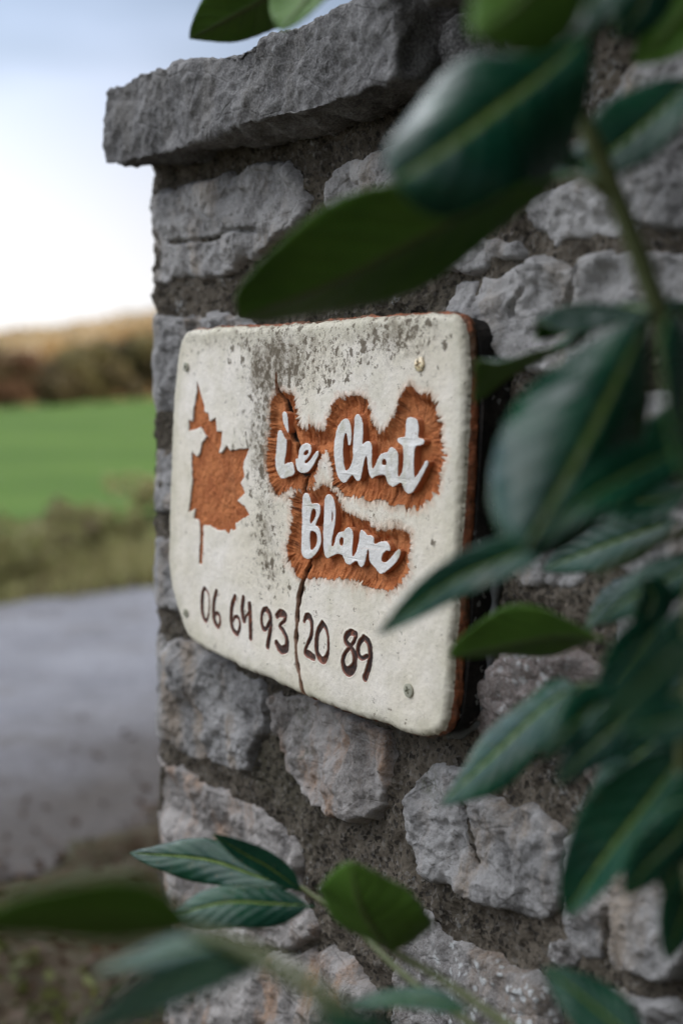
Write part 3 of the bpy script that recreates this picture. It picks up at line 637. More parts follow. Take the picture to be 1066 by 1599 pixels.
h = h-.0020*sms(-.0002, .0007, LF)+.00045*fbm2(X*210, Y*210, 82, 3)*(LF > 0)
h = h-.0013*sms(-.0004, .0013, DGD); h = h+.00035*sms(-.0016, -.0003, DGD)*(DGD < 0)*(DGD > -.0016)
h = h-.0060*sms(-.0003, .0007, CR)
F = gridmesh(nx, ny); ok = (D > -1.5*cell); F = F[ok[F].all(1)]
FI = sms(.30, .75, vn2(arcc*1150, dcl*70, 34)*.7+.5*vn2(arcc*500, dcl*45, 36))*sms(-.004, .002, CL)*sms(.030, .006, CL)*(.4+.6*sms(-.2, .4, fbm2(X*60, Y*60, 39, 2)))
h = h-.0011*FI
at = {'fiss': FI, 'clay': CL, 'leafd': LF, 'digit': DGD, 'crack': CR, 'mould': MD, 'rim': D}
P0 = np.stack([Xp, Yp, h], 1); P0, F, at = compact(P0, F, at)
# sides
e = np.vstack([F[:, [0, 1]], F[:, [1, 2]], F[:, [2, 3]], F[:, [3, 0]]]); key = np.sort(e, 1); _, idx, cnt = np.unique(key, axis=0, return_index=True, return_counts=True); be = e[idx[cnt == 1]]
bv = np.unique(be); n0 = len(P0); rings = 8; TH = .0135; mpv = np.full(n0, -1); mpv[bv] = np.arange(len(bv))
allV = [P0]; allF = [F]; prev = np.arange(n0)
ctr = outl.mean(0)
for k in range(1, rings+1):
    q = P0[bv].copy(); f_ = k/rings; q[:, 2] = q[:, 2]*(1-f_)-TH*f_; rad = q[:, :2]-ctr; rad /= np.linalg.norm(rad, axis=1)[:, None]
    q[:, :2] += rad*((.0016*math.sin(math.pi*min(1, f_*1.1))+.0012*f_)+.0008*fbm2(q[:, 0]*120+k*.7, q[:, 1]*120, 44, 3))[:, None]
    ids = n0+(k-1)*len(bv)+np.arange(len(bv)); nxt = np.full(n0, -1); nxt[bv] = ids
    allV.append(q); allF.append(np.stack([prev[be[:, 1]], prev[be[:, 0]], nxt[be[:, 0]], nxt[be[:, 1]]], 1)); prev = nxt
for k_ in at:
    vv = at[k_]; sv = vv[bv]
    if k_ == 'rim': at[k_] = np.concatenate([vv]+[np.full(len(bv), -.002-.0012*k) for k in range(1, rings+1)])
    else: at[k_] = np.concatenate([vv]+[np.minimum(sv, .0) if k_ not in ('mould', 'fiss') else sv*0]*1+[np.minimum(sv, .0) if k_ not in ('mould', 'fiss') else sv*0]*(rings-1))
PV = np.vstack(allV); PF = np.vstack(allF)
def slabw(q): return OS+np.outer(q[:, 0], UU)+np.outer(q[:, 1], VV)+np.outer(q[:, 2], NN)
def slab_mat():
    m = M('glazed_terracotta', .7, .3)
    white = m.mix(m.rng(m.noise(9, 4, .6), .35, .65), (.80, .73, .60), (.86, .80, .71)); white = m.mix(m.rng(m.noise(45, 5, .65), .35, .75, 0, .45), white, (.52, .48, .34))
    white = m.mix(m.rng(m.attr('rim'), .022, .002, 0, .42), white, m.mix(m.rng(m.noise(40, 5, .7), .35, .65), (.52, .50, .36), (.33, .31, .20)))
    # mould: speckles of several sizes, denser where the rain runs
    md = m.attr('mould')
    def spots(scale, thr, soft, seed):
        vec = m.map(m.obj, (1, 1, 1), (seed, seed*1.3, 0)); wv = m.noise(scale*1.6, 2, .6, vec, col=True)
        vec2 = m.mix(.012, vec, wv, 'ADD'); sp = m.n.new('ShaderNodeTexVoronoi'); m.l.new(vec2, sp.inputs['Vector']); sp.inputs['Scale'].default_value = scale
        sc_ = m.n.new('ShaderNodeSeparateColor'); m.l.new(sp.outputs['Color'], sc_.inputs[0])
        on = m.rng(m.math('ADD', sc_.outputs[0], m.math('MULTIPLY', md, .50)), thr, thr+.02)
        rad_ = m.math('ADD', m.math('MULTIPLY', sc_.outputs[1], .50), m.math('MULTIPLY', md, .10))
        return m.math('MULTIPLY', on, m.rng(m.math('SUBTRACT', sp.outputs['Distance'], rad_), soft, -soft))
    blot = m.math('MULTIPLY', m.rng(m.math('ADD', m.noise(70, 5, .7), m.math('MULTIPLY', md, .13)), .60, .78), m.rng(md, .12, .7))
    c = m.mix(m.math('MULTIPLY', blot, .5), white, (.17, .13, .07))
    c = m.mix(m.math('MULTIPLY', spots(135, 1.02, .07, 1), .85), c, (.085, .058, .028))
    c = m.mix(m.math('MULTIPLY', spots(260, .95, .09, 4), .85), c, (.09, .064, .034))
    c = m.mix(m.math('MULTIPLY', spots(620, .80, .14, 9), .8), c, (.10, .073, .038))
    # bare clay
    clay = m.mix(m.rng(m.noise(60, 5, .7), .3, .7), (.36, .105, .032), (.56, .20, .070)); clay = m.mix(m.rng(m.noise(300, 4, .7), .5, .75, 0, .6), clay, (.20, .055, .022))
    clay = m.mix(m.rng(m.noise(14, 3), .5, .7, 0, .35), clay, (.42, .20, .085))
    clay = m.mix(m.math('MULTIPLY', m.attr('fiss'), .8), clay, (.12, .038, .018))
    nf = m.math('MULTIPLY', m.math('SUBTRACT', m.noise(700, 3, .7), .5), .0035)
    cm = m.rng(m.math('ADD', m.attr('clay'), nf), -.0002, .0009)
    th_ = m.math('MULTIPLY', m.rng(m.math('ADD', m.attr('clay'), m.math('MULTIPLY', m.math('SUBTRACT', m.noise(120, 5, .75), .5), .016)), -.0085, .0005), .42); c = m.mix(th_, c, (.52, .27, .15))
    c = m.mix(cm, c, clay)
    lf = m.rng(m.attr('leafd'), -.0001, .0005); c = m.mix(lf, c, clay)
    dk = m.mix(m.rng(m.noise(150, 3, .6), .42, .58), (.030, .017, .015), (.07, .032, .022)); dk = m.mix(m.rng(m.noise(55, 3, .6), .55, .68), dk, (.27, .09, .045))
    dk = m.mix(m.rng(m.attr('digit'), .0013, .0004), dk, (.22, .075, .045))
    c = m.mix(m.rng(m.attr('digit'), -.0003, .0003), c, dk)
    c = m.mix(m.rng(m.attr('crack'), -.0012, -.0001, 0, .75), c, m.mix(.5, (.16, .07, .03), clay)); c = m.mix(m.rng(m.attr('crack'), -.0001, .0004), c, (.030, .018, .012))
    # unglazed clay flank with white drips near the rim
    fl = m.rng(m.math('ADD', m.attr('rim'), m.math('MULTIPLY', m.math('SUBTRACT', m.noise(90, 4, .7), .5), .006)), -.0015, -.0032)
    flank = m.mix(m.rng(m.noise(120, 4, .7), .3, .7), (.34, .11, .045), (.13, .06, .035)); flank = m.mix(m.rng(m.noise(30, 4), .5, .62, 0, .7), flank, (.06, .05, .03))
    c = m.mix(fl, c, flank)
    m.color(c)
    m.rough(m.mix(m.math('MAXIMUM', cm, lf), (.62,)*3, (.95,)*3))
    m.bump([(m.noise(240, 4, .65), .0004, .35), (m.noise(950, 3, .7), .00035, .6), (m.math('MULTIPLY', m.noise(180, 4, .7), m.math('MAXIMUM', cm, lf)), .003, .8)])
    return m.m
SLABM = slab_mat()
bl = uv(480, 1120, SLABW)
SIGN = empty('nameplate', OS+VV*bl[1], 'cracked cream clay plaque with orange maple leaf and raised lettering on the wall', 'sign')
mesh('plaque', slabw(PV), PF, SLABM, SIGN, attrs=at)
def letter_mat():
    m = M('letter_glaze', .5, .35); c = m.mix(m.rng(m.noise(60, 4, .6), .35, .65), (.72, .70, .66), (.79, .77, .73)); c = m.mix(m.rng(m.noise(25, 5, .7), .50, .66, 0, .7), c, (.52, .50, .38)); c = m.mix(m.rng(m.noise(160, 4, .75), .62, .72, 0, .7), c, (.33, .22, .14))
    nl = m.n.new('ShaderNodeNewGeometry'); dt = m.n.new('ShaderNodeVectorMath'); dt.operation = 'DOT_PRODUCT'; m.l.new(nl.outputs['True Normal'], dt.inputs[0]); dt.inputs[1].default_value = tuple(NN)
    c = m.mix(m.rng(m.math('ADD', dt.outputs['Value'], m.math('MULTIPLY', m.math('SUBTRACT', m.noise(300, 3, .7), .5), .5)), .45, .25), c, (.50, .20, .09)); m.color(c)
    m.bump([(m.noise(90, 5, .7), .0022, .8), (m.noise(700, 3, .6), .0003, .6)]); return m.m
LM = letter_mat()
def letters(name, outer, holes, label=None, z=.0006, depth=.0058):
    cu = bpy.data.curves.new(name, 'CURVE'); cu.dimensions = '2D'; cu.fill_mode = 'BOTH'; cu.extrude = depth/2; cu.bevel_depth = .0006; cu.bevel_resolution = 2; cu.offset = -.0004
    for pl in [outer]+holes:
        q = chaikin(pl, 2); q = q+np.stack([.0003*vn2(q[:, 0]*700, q[:, 1]*700, 3), .0003*vn2(q[:, 0]*700, q[:, 1]*700, 4)], 1)
        sp = cu.splines.new('POLY'); sp.points.add(len(q)-1); sp.use_cyclic_u = True
        for p_, (a_, b_) in zip(sp.points, q): p_.co = (a_, b_, 0, 1)
    tmp = bpy.data.objects.new('tmp', cu); COL.objects.link(tmp); bpy.context.view_layer.update()
    dg = bpy.context.evaluated_depsgraph_get(); me = bpy.data.meshes.new_from_object(tmp.evaluated_get(dg)); bpy.data.objects.remove(tmp); bpy.data.curves.remove(cu)
    n_ = len(me.vertices); co = np.empty(n_*3, np.float32); me.vertices.foreach_get('co', co); co = co.reshape(-1, 3).astype(float); co[:, 2] += z-depth/2
    co[:, 2] += .0006*fbm2(co[:, 0]*40, co[:, 1]*40, 2, 2)+.0010*fbm2(co[:, 0]*11, co[:, 1]*11, 1, 2)
    me.vertices.foreach_set('co', (slabw(co)-wloc(SIGN)).astype(np.float32).ravel()); me.materials.clear(); me.materials.append(LM); me.update(); me.name = name
    o = bpy.data.objects.new(name, me); COL.objects.link(o); o.parent = SIGN
    if label: o['label'] = label
    return o
letters('raised_lettering', Lb, [], 'lower piece of the cracked capital L'); letters('raised_lettering', Lt, [], 'broken upper piece of the capital L')
letters('raised_lettering', ee, ee_h, 'white raised letter e'); letters('raised_lettering', chat, chat_h, 'joined white letters of Chat')
letters('raised_lettering', BB, BB_h, 'white raised capital B'); letters('raised_lettering', lanc, lanc_h, 'joined white letters lanc of Blanc')
def screw_mat(n, c):
    m = M(n, .35, .5); m.b.inputs['Metallic'].default_value = .75; m.color(m.mix(m.rng(m.noise(400, 3), .45, .6), c, tuple(k*.5 for k in c))); return m.m
SCM = screw_mat('brass_zinc', (.75, .62, .42)); SCP = M('painted_screw', .6, .3); SCP.color(SCP.mix(SCP.noise(300, 3), (.45, .43, .34), (.25, .25, .18))); SCP = SCP.m
def screw(px, py, r, mat, label):
    c = uv(px, py, SLABW); nr, na = 14, 40; rr = np.linspace(0, 1, nr); th = np.arange(na)*2*math.pi/na+.35
    V = []; 
    for i, a_ in enumerate(rr):
        for t in th:
            x, y = a_*r*math.cos(t), a_*r*math.sin(t); xr, yr = x*math.cos(.35)+y*math.sin(.35), -x*math.sin(.35)+y*math.cos(.35)
            g = min(abs(xr), abs(yr)) < .15*r and max(abs(xr), abs(yr)) < .58*r
            z = .0012*math.sqrt(max(0, 1-(a_*.86)**2)) - (.0016 if g else 0); V.append((c[0]+x, c[1]+y, z+.0003))
    F = [(i*na+k, i*na+(k+1) % na, (i+1)*na+(k+1) % na, (i+1)*na+k) for i in range(1, nr-1) for k in range(na)]
    F += [(na, na+k, na+(k+1) % na) for k in range(1, na-1)]; n1 = len(V)
    for k, t in enumerate(th): V.append((c[0]+r*math.cos(t), c[1]+r*math.sin(t), -.0025))
    F += [((nr-1)*na+k, (nr-1)*na+(k+1) % na, n1+(k+1) % na, n1+k) for k in range(na)]
    o = mesh('screw', slabw(np.array(V)), F, mat, SIGN, smooth=False); o['label'] = label
screw(655, 569, .0052, SCM, 'shiny cross-head screw in the top right corner'); screw(638, 1078, .0052, SCP, 'dull grey cross-head screw in the bottom right corner')
screw(291, 573, .0042, SCP, 'dull screw near the top left corner'); screw(291, 957, .0042, SCP, 'dull screw near the bottom left corner')
# dark backing block behind the slab
def black_mat():
    m = M('black_foam', .9, .15); c = m.mix(m.rng(m.noise(50, 5, .7), .4, .7), (.012, .011, .010), (.035, .03, .026)); v_ = m.vor(330, outp='Color'); s_ = m.n.new('ShaderNodeSeparateColor'); m.l.new(v_, s_.inputs[0])
    c = m.mix(m.rng(s_.outputs[0], .95, .97, 0, .8), c, (.22, .22, .21)); m.color(c); m.bump([(m.noise(300, 4, .7), .003, .8)]); return m.m
BK = outl.copy(); ct = BK.mean(0); BK = ct+(BK-ct)*np.array([1.012, .985]); BK[:, 0] += .003
bk = BK[::2]; nb = len(bk); Vb, Fb = [], []; zs = np.linspace(-.0125, -SLABW-.006, 9)
for k, z_ in enumerate(zs):
    j = 1+.004*np.sin(np.arange(nb)*.7+k); q = ct+(bk-ct)*j[:, None]; Vb.append(np.column_stack([q, np.full(nb, z_)]))
for k in range(len(zs)-1):
    for i in range(nb): Fb.append((k*nb+i, k*nb+(i+1) % nb, (k+1)*nb+(i+1) % nb, (k+1)*nb+i))
Vb = np.vstack(Vb); Fb.append(tuple(range(nb)))
mesh('backing_block', slabw(Vb), Fb, black_mat(), SIGN, smooth=False)
gm = M('grey_sealant', .6, .35); gm.color(gm.mix(gm.noise(90, 4), (.16, .17, .17), (.07, .075, .075))); gm.bump([(gm.noise(200, 4), .002, .6)])
sp_ = crom([uv(774, 905, .006), uv(771, 960, .006), uv(766, 1020, .006), uv(762, 1070, .006), uv(752, 1110, .006), uv(735, 1138, .006), uv(700, 1150, .006)], 8)
tp_ = np.array([OW+UU*a_+VV*b_+NN*.006 for a_, b_ in sp_]); vt, ft = tube(tp_, [.0035+.0012*math.sin(i*.9) for i in range(len(tp_))], 8)
mesh('sealant_bead', vt, ft, gm.m, SIGN)

# ================================================================== CHERRY LAUREL
def leaf_top():
    m = M('laurel_top', .28, .27); u = m.n.new('ShaderNodeSeparateXYZ'); m.l.new(m.uv, u.inputs[0]); t, s_ = u.outputs[0], m.math('ABSOLUTE', u.outputs[1])
    c = m.mix(m.rng(m.noise(25, 3), .35, .65), (.004, .036, .021), (.009, .060, .030))
    ph = m.math('SUBTRACT', m.math('MULTIPLY', t, 9.0), m.math('MULTIPLY', s_, 2.2)); fr = m.math('ABSOLUTE', m.math('SUBTRACT', m.math('FRACT', ph), .5))
    c = m.mix(m.rng(fr, .43, .5, 0, .16), c, (.05, .11, .04)); c = m.mix(m.rng(s_, .085, .025), c, (.13, .19, .04))
    c = m.mix(m.rng(m.noise(55, 5, .75), .60, .72, 0, .5), c, (.075, .085, .045)); sp = m.vor(150); c = m.mix(m.rng(sp, .13, .07, 0, .7), c, (.10, .075, .03))
    m.color(c); m.rough(m.rng(m.noise(45, 5, .7), .3, .7, .16, .42))
    m.bump([(m.rng(fr, .0, .5, 1, 0), .0009, .35), (m.rng(s_, .12, 0, 1, 0), .003, .6), (m.noise(70, 3), .002, .4)]); return m.m
def leaf_bot():
    m = M('laurel_underside', .55, .3); u = m.n.new('ShaderNodeSeparateXYZ'); m.l.new(m.uv, u.inputs[0]); t, s_ = u.outputs[0], m.math('ABSOLUTE', u.outputs[1])
    c = m.mix(m.rng(m.noise(20, 3), .35, .65), (.11, .25, .035), (.16, .32, .05))
    ph = m.math('SUBTRACT', m.math('MULTIPLY', t, 9.0), m.math('MULTIPLY', s_, 2.2)); fr = m.math('ABSOLUTE', m.math('SUBTRACT', m.math('FRACT', ph), .5))
    c = m.mix(m.rng(fr, .44, .5, 0, .2), c, (.10, .19, .05)); c = m.mix(m.rng(s_, .09, .03), c, (.17, .23, .07)); m.color(c)
    m.bump([(m.rng(s_, .12, 0, 0, 1), .003, .7), (m.rng(fr, .3, .5, 0, 1), .002, .4)])
    tr = m.n.new('ShaderNodeBsdfTranslucent'); m.l.new(c, tr.inputs[0]); k = m.n.new('ShaderNodeMixShader'); k.inputs[0].default_value = .5
    m.l.new(m.b.outputs[0], k.inputs[1]); m.l.new(tr.outputs[0], k.inputs[2]); m.l.new(k.outputs[0], m.n['Material Output'].inputs[0]); return m.m
LT = leaf_top(); LB = leaf_bot()
SM = M('laurel_stem', .5, .35); SM.color(SM.mix(SM.noise(40, 4), (.05, .07, .018), (.09, .10, .03))); SM.bump([(SM.noise(150, 4), .001, .5)]); SM = SM.m
def leafgeo(mid, side_n, width, blunt=.75, fold=.25, curl=.15, wave=.04, shape=.75, seed=0, tipbend=0, twist=0):
    """mid: (n,3) midrib from base to tip; side_n: the normal of the top face"""
    mid = crom(mid, 10); n = len(mid); T = np.gradient(mid, axis=0); T /= np.linalg.norm(T, axis=1)[:, None]; na = 15
    sa = np.linspace(-1, 1, na); V = []; UVm = []; NV = []
    ts = np.concatenate([[0], np.cumsum(np.linalg.norm(np.diff(mid, axis=0), axis=1))]); ts /= ts[-1]
    rng = np.random.default_rng(seed); ph = rng.uniform(0, 6)
    for i in range(n):
        t = ts[i]; nn = side_n-(side_n@T[i])*T[i]; nn = nrmz(nn); sd_ = np.cross(T[i], nn)
        a = twist*(t-.5); nn, sd_ = nn*math.cos(a)+sd_*math.sin(a), sd_*math.cos(a)-nn*math.sin(a)
        tt_ = min(1, max(0, (t-.05)/.95)); wd_ = (math.sin(math.pi*tt_**shape)**(.75 if t < .5 else blunt))*width/2 if 0 < tt_ < 1 else 0
        wd_ = max(wd_, .0012 if t < .5 else .0002)
        for s_ in sa:
            ser = 1+.012*math.sin(t*95+ph)*(abs(s_) > .95); a_ = abs(s_)
            off = sd_*s_*wd_*ser*math.cos(fold*a_)+nn*(wd_*(a_*math.sin(fold)-curl*a_**2*1.6)+width*wave*math.sin(t*11+ph+1.5*np.sign(s_))*a_**2*min(1, wd_/width*3))
            V.append(mid[i]+off); UVm.append((t, s_)); NV.append(nn)
    V = np.array(V); NV = np.array(NV); F = gridmesh(na, n)
    th = .00035; Vt = V+NV*th; Vb_ = V-NV*th; nV = len(V); Ft = F; Fb_ = F[:, ::-1]+nV
    rim = []; idx = np.arange(nV).reshape(n, na)
    loop = list(idx[0, :])+list(idx[1:, -1])+list(idx[-1, :-1][::-1])+list(idx[1:-1, 0][::-1])
    for a_, b_ in zip(loop, loop[1:]+loop[:1]): rim.append((a_, a_+nV, b_+nV, b_))
    FF = np.vstack([Ft, Fb_, np.array(rim)]); mi = [0]*len(Ft)+[1]*len(Fb_)+[1]*len(rim)
    # orientation: make the first set face along the normal
    p = Vt[F[len(F)//2]]; nf = np.cross(p[1]-p[0], p[2]-p[1])
    if nf@NV[F[len(F)//2][0]] < 0: FF = FF[:, ::-1]
    return np.vstack([Vt, Vb_]), FF, mi, UVm*2
def camv(n): return nrmz(RT*n[0]+UPV*n[1]-FW*n[2])
def leaf(parent, pts, wpx, n, label=None, **k):
    """pts: base..tip as (px,py,depth); wpx visible width; n: top-face normal (right, up, to camera)"""
    mid = np.array([PT(*p) for p in pts]); dm = np.mean([p[2] for p in pts]); nn = camv(n); T = nrmz(mid[-1]-mid[0]); nn = nrmz(nn-(nn@T)*T); sd_ = np.cross(T, nn)
    vdir = nrmz(mid.mean(0)-CAM); perp = np.cross(vdir, T); perp = nrmz(perp); fac = max(.25, abs(sd_@perp))
    V, F, mi, um = leafgeo(mid, nn, wpx*dm/FPX/fac, **k)
    o = mesh('leaf', V, F, [LT, LB], parent, mi=mi, uvm=um)
    if label: o['label'] = label
    return o
def stem(parent, pts, r0, r1, name='stem'):
    P = crom([PT(*p) for p in pts], 8); v_, f_ = tube(P, np.linspace(r0, r1, len(P)), 10); return mesh(name, v_, f_, SM, parent)
def branch(label, at): return empty('laurel_branch', PT(*at), label, 'branch')
# --- big branch on the right: stem crossing the top right, leaves above the sign
B1 = branch('thick-stemmed laurel branch at upper right, its large leaf dipping over the top of the plaque', (1060, 650, .62))
stem(B1, [(1075,690,.60),(1055,590,.60),(1022,470,.60),(975,340,.60),(925,220,.60),(890,150,.60),(850,60,.58),(820,-60,.56)], .0052, .0030)
stem(B1, [(952,308,.60),(925,285,.60),(895,272,.61)], .0028, .0018, 'leaf_stalk')
leaf(B1, [(895,272,.61),(800,303,.63),(670,365,.66),(530,438,.69),(374,497,.72)], 172, (-.28,.74,-.60), 'large leaf showing its lit green underside, tip over the plaque', fold=.30, curl=.05, shape=1.1, seed=1, wave=.03, blunt=.5)
leaf(B1, [(930,40,.56),(855,110,.55),(770,175,.54),(690,235,.53),(614,285,.53)], 235, (.10,.42,.85), 'dark glossy leaf with a pale blue curled tip', fold=.35, curl=.45, shape=1.1, seed=2, wave=.11, blunt=.4)
leaf(B1, [(1085,120,.62),(1010,190,.62),(930,250,.62),(850,262,.63)], 110, (.2,.55,.8), fold=.4, curl=.1, seed=3)
leaf(B1, [(1022,472,.60),(985,545,.58),(912,690,.56),(815,862,.55)], 222, (.12,.16,.95), 'broad dark leaf hanging down with bright sky reflections at its tip', fold=.05, curl=.62, shape=1.15, seed=4, wave=.04, blunt=.5)
leaf(B1, [(1020,490,.62),(960,480,.66),(880,500,.69),(835,530,.70)], 75, (0,.95,.25), fold=.35, curl=.3, seed=5)
leaf(B1, [(900,540,.68),(850,560,.72),(795,590,.75),(742,630,.77)], 52, (-.2,.85,.25), 'small curled leaf right of the plaque', fold=.45, curl=.1, seed=6)
leaf(B1, [(893,235,.60),(870,215,.60),(858,190,.60)], 22, (-.5,.4,.7), seed=7); leaf(B1, [(905,270,.60),(880,245,.60),(850,235,.6)], 26, (-.1,.9,.5), seed=8)
leaf(B1, [(1062,500,.58),(1085,540,.55),(1070,660,.52),(1075,760,.5)], 90, (.5,.2,.8), seed=9)
# --- overhanging twig at the top
B2 = branch('laurel twig hanging into the top of the picture above the grey capstone', (620, -60, .8))
stem(B2, [(800,-120,.70),(660,-70,.76),(520,-45,.82),(440,-40,.85)], .0030, .0015)
leaf(B2, [(480,-40,.84),(425,-8,.86),(360,28,.88),(296,60,.90)], 115, (-.1,.75,-.6), 'dark pointed leaf against the sky', fold=.3, curl=.1, seed=11)
leaf(B2, [(540,-60,.80),(500,-25,.78),(465,15,.76),(440,48,.75)], 80, (.5,.3,-.8), fold=.2, curl=.15, seed=12)
leaf(B2, [(850,-125,.50),(850,-75,.49),(820,-5,.48),(740,58,.47)], 190, (.2,.5,-.8), 'out-of-focus olive leaf underside at the top edge', fold=.2, curl=-.15, shape=.8, seed=13)
leaf(B2, [(980,-90,.52),(940,-30,.5),(900,30,.5),(870,60,.5)], 120, (.2,.7,.1), seed=14)
# --- middle right
B3 = branch('laurel branch at the right edge, slim leaves crossing the lower right of the plaque', (1090, 900, .6))
stem(B3, [(1120,640,.60),(1100,800,.60),(1085,900,.62),(1075,1000,.62),(1085,1150,.60)], .0042, .0034)
stem(B3, [(1090,820,.61),(1000,860,.60),(930,900,.60)], .0022, .0015, 'leaf_stalk')
leaf(B3, [(900,795,.60),(830,852,.62),(710,905,.64),(588,992,.66)], 74, (.05,.32,.92), 'slim blue-green leaf crossing the plaque below Blanc', fold=.45, curl=.12, shape=.85, seed=21)
leaf(B3, [(1085,690,.56),(990,735,.55),(900,790,.54),(840,850,.54)], 85, (.1,.4,.9), fold=.4, curl=.1, seed=22)
leaf(B3, [(945,1000,.70),(880,992,.72),(790,1008,.74),(702,1025,.76)], 78, (-.15,.62,-.75), 'bright green leaf underside at the plaque edge', fold=.25, curl=.0, shape=.9, seed=23)
leaf(B3, [(1060,812,.72),(990,835,.74),(920,860,.76),(845,890,.78)], 80, (.1,.4,.9), 'dark leaf over the pale wall stone', fold=.3, curl=.2, seed=24)
leaf(B3, [(1010,900,.74),(960,930,.76),(925,965,.77),(908,1010,.78)], 36, (-.5,.6,.5), fold=.5, curl=.3, seed=25)
leaf(B3, [(1100,980,.44),(1040,1035,.44),(985,1085,.45),(930,1140,.46)], 85, (.1,.25,.95), 'very blurred yellow-green leaf close to the lens', fold=.2, curl=.1, seed=26)
leaf(B3, [(1000,905,.66),(1020,930,.66),(1010,960,.66),(985,985,.66)], 60, (.2,.6,.7), seed=27)
# --- lower right
B4 = branch('laurel branch low at the right edge with drooping veined leaves over wall stones', (1090, 1200, .62))
stem(B4, [(1110,1010,.62),(1075,1120,.62),(1065,1250,.62),(1085,1400,.60)], .0042, .0036)
stem(B4, [(1070,1090,.63),(980,1070,.66),(905,1070,.68)], .0024, .0016, 'leaf_stalk')
leaf(B4, [(905,1068,.68),(850,1105,.70),(770,1180,.72),(688,1256,.74)], 88, (-.45,.62,.62), 'veined blue-green leaf pointing to the lower left', fold=.25, curl=.25, shape=.85, seed=31)
leaf(B4, [(985,1075,.62),(930,1100,.61),(885,1140,.60),(845,1185,.6)], 74, (.15,.3,.95), fold=.3, curl=.3, seed=32)
leaf(B4, [(1050,1060,.60),(980,1120,.60),(920,1170,.60),(868,1225,.6)], 90, (.15,.35,.92), fold=.3, curl=.2, seed=33)
leaf(B4, [(1100,1110,.50),(1050,1125,.50),(1010,1135,.50),(970,1140,.5)], 70, (.1,.3,.95), fold=.2, curl=.1, seed=34)
leaf(B4, [(1085,1150,.62),(1020,1240,.63),(950,1330,.64),(882,1430,.65)], 125, (-.15,.62,.62), 'long leaf with teal top and olive underside near the bottom right', fold=.45, curl=-.1, shape=.9, seed=35)
leaf(B4, [(1090,1190,.60),(1080,1270,.61),(1060,1340,.62),(1035,1400,.63)], 110, (-.5,.2,.8), seed=36)
leaf(B4, [(1040,960,.64),(1000,1010,.63),(960,1060,.62),(930,1110,.62)], 80, (.1,.2,.95), seed=37)
leaf(B4, [(1010,1640,.62),(960,1600,.63),(900,1550,.64),(848,1512,.65)], 90, (-.2,.5,.8), 'dark leaf in the bottom right corner', fold=.2, curl=.2, seed=38)
for b_, pts_, w_, n_, sd_ in [(B3, [(1095,870,.66),(1040,905,.67),(980,935,.68),(930,975,.69)], 74, (0,.5,.8), 61), (B3, [(1100,940,.62),(1060,1000,.63),(1010,1050,.64),(965,1105,.64)], 82, (.1,.4,.85), 62),
        (B3, [(1095,620,.64),(1050,680,.65),(1000,740,.66),(960,800,.67)], 95, (.2,.3,.9), 63), (B4, [(1100,1060,.66),(1050,1085,.67),(990,1100,.68),(930,1105,.69)], 66, (0,.6,.75), 64),
        (B4, [(1095,1240,.58),(1060,1300,.59),(1010,1350,.6),(975,1400,.61)], 90, (.1,.3,.9), 65), (B4, [(1110,1320,.62),(1085,1380,.63),(1060,1440,.64),(1040,1500,.65)], 80, (0,.2,.95), 66),
        (B4, [(1070,1130,.64),(1020,1160,.65),(960,1210,.66),(915,1270,.67)], 70, (-.1,.5,.8), 67), (B3, [(1085,760,.66),(1030,780,.67),(960,790,.68),(880,825,.69)], 60, (0,.7,.6), 68),
        (B2, [(1120,-60,.60),(1080,0,.61),(1040,50,.62),(990,100,.62)], 110, (.2,.1,-.9), 69), (B2, [(1000,-120,.58),(1010,-50,.58),(1000,10,.58),(960,60,.58)], 100, (.3,.2,.85), 70)]:
    leaf(b_, pts_, w_, n_, fold=.3, curl=.25, seed=sd_)
# --- bottom left sprigs
B5 = branch('small laurel sprig of folded leaves before the lower left wall corner', (560, 1480, .8))
stem(B5, [(900,1680,.60),(790,1600,.66),(690,1530,.72),(612,1484,.76)], .0026, .0018)
stem(B5, [(820,1660,.70),(640,1530,.78),(545,1440,.84),(470,1385,.88)], .0022, .0014)
leaf(B5, [(470,1390,.88),(400,1368,.90),(320,1342,.92),(203,1332,.94)], 70, (-.25,.60,.72), 'wavy blue-green leaf with a torn notch beside the wall corner', fold=.35, curl=.3, shape=1.1, seed=41, wave=.08)
leaf(B5, [(472,1392,.88),(420,1355,.88),(375,1330,.88),(332,1302,.88)], 44, (.1,.5,.8), fold=.5, curl=.0, seed=42)
leaf(B5, [(492,1415,.86),(430,1412,.86),(350,1410,.86),(262,1432,.86)], 72, (-.15,.75,.55), 'pale-veined leaf below the wavy leaf', fold=.3, curl=.3, shape=.9, seed=43)
leaf(B5, [(612,1488,.76),(590,1462,.74),(562,1412,.72),(548,1346,.71)], 150, (.35,.50,-.78), 'broad bright green leaf underside standing upright', fold=.15, curl=-.1, shape=.85, seed=44)
leaf(B5, [(735,1580,.66),(670,1562,.67),(610,1560,.68),(545,1568,.69)], 34, (0,.8,.5), fold=.3, curl=.1, seed=45)
B6 = branch('very blurred laurel twig at the bottom left, olive leaf reaching the left edge', (540, 1600, .42))
stem(B6, [(760,1760,.40),(620,1650,.42),(510,1560,.43),(400,1490,.45),(300,1452,.47)], .0036, .0024)
leaf(B6, [(310,1455,.47),(210,1438,.46),(90,1436,.45),(-60,1446,.44)], 92, (.02,.60,-.80), 'olive leaf underside filling the bottom left edge', fold=.2, curl=.0, shape=.8, seed=51, wave=.02)
leaf(B6, [(430,1500,.46),(340,1512,.46),(240,1550,.46),(110,1625,.46)], 76, (.15,.4,.9), 'blurred blue-green leaf low at the left', fold=.35, curl=.2, seed=52)
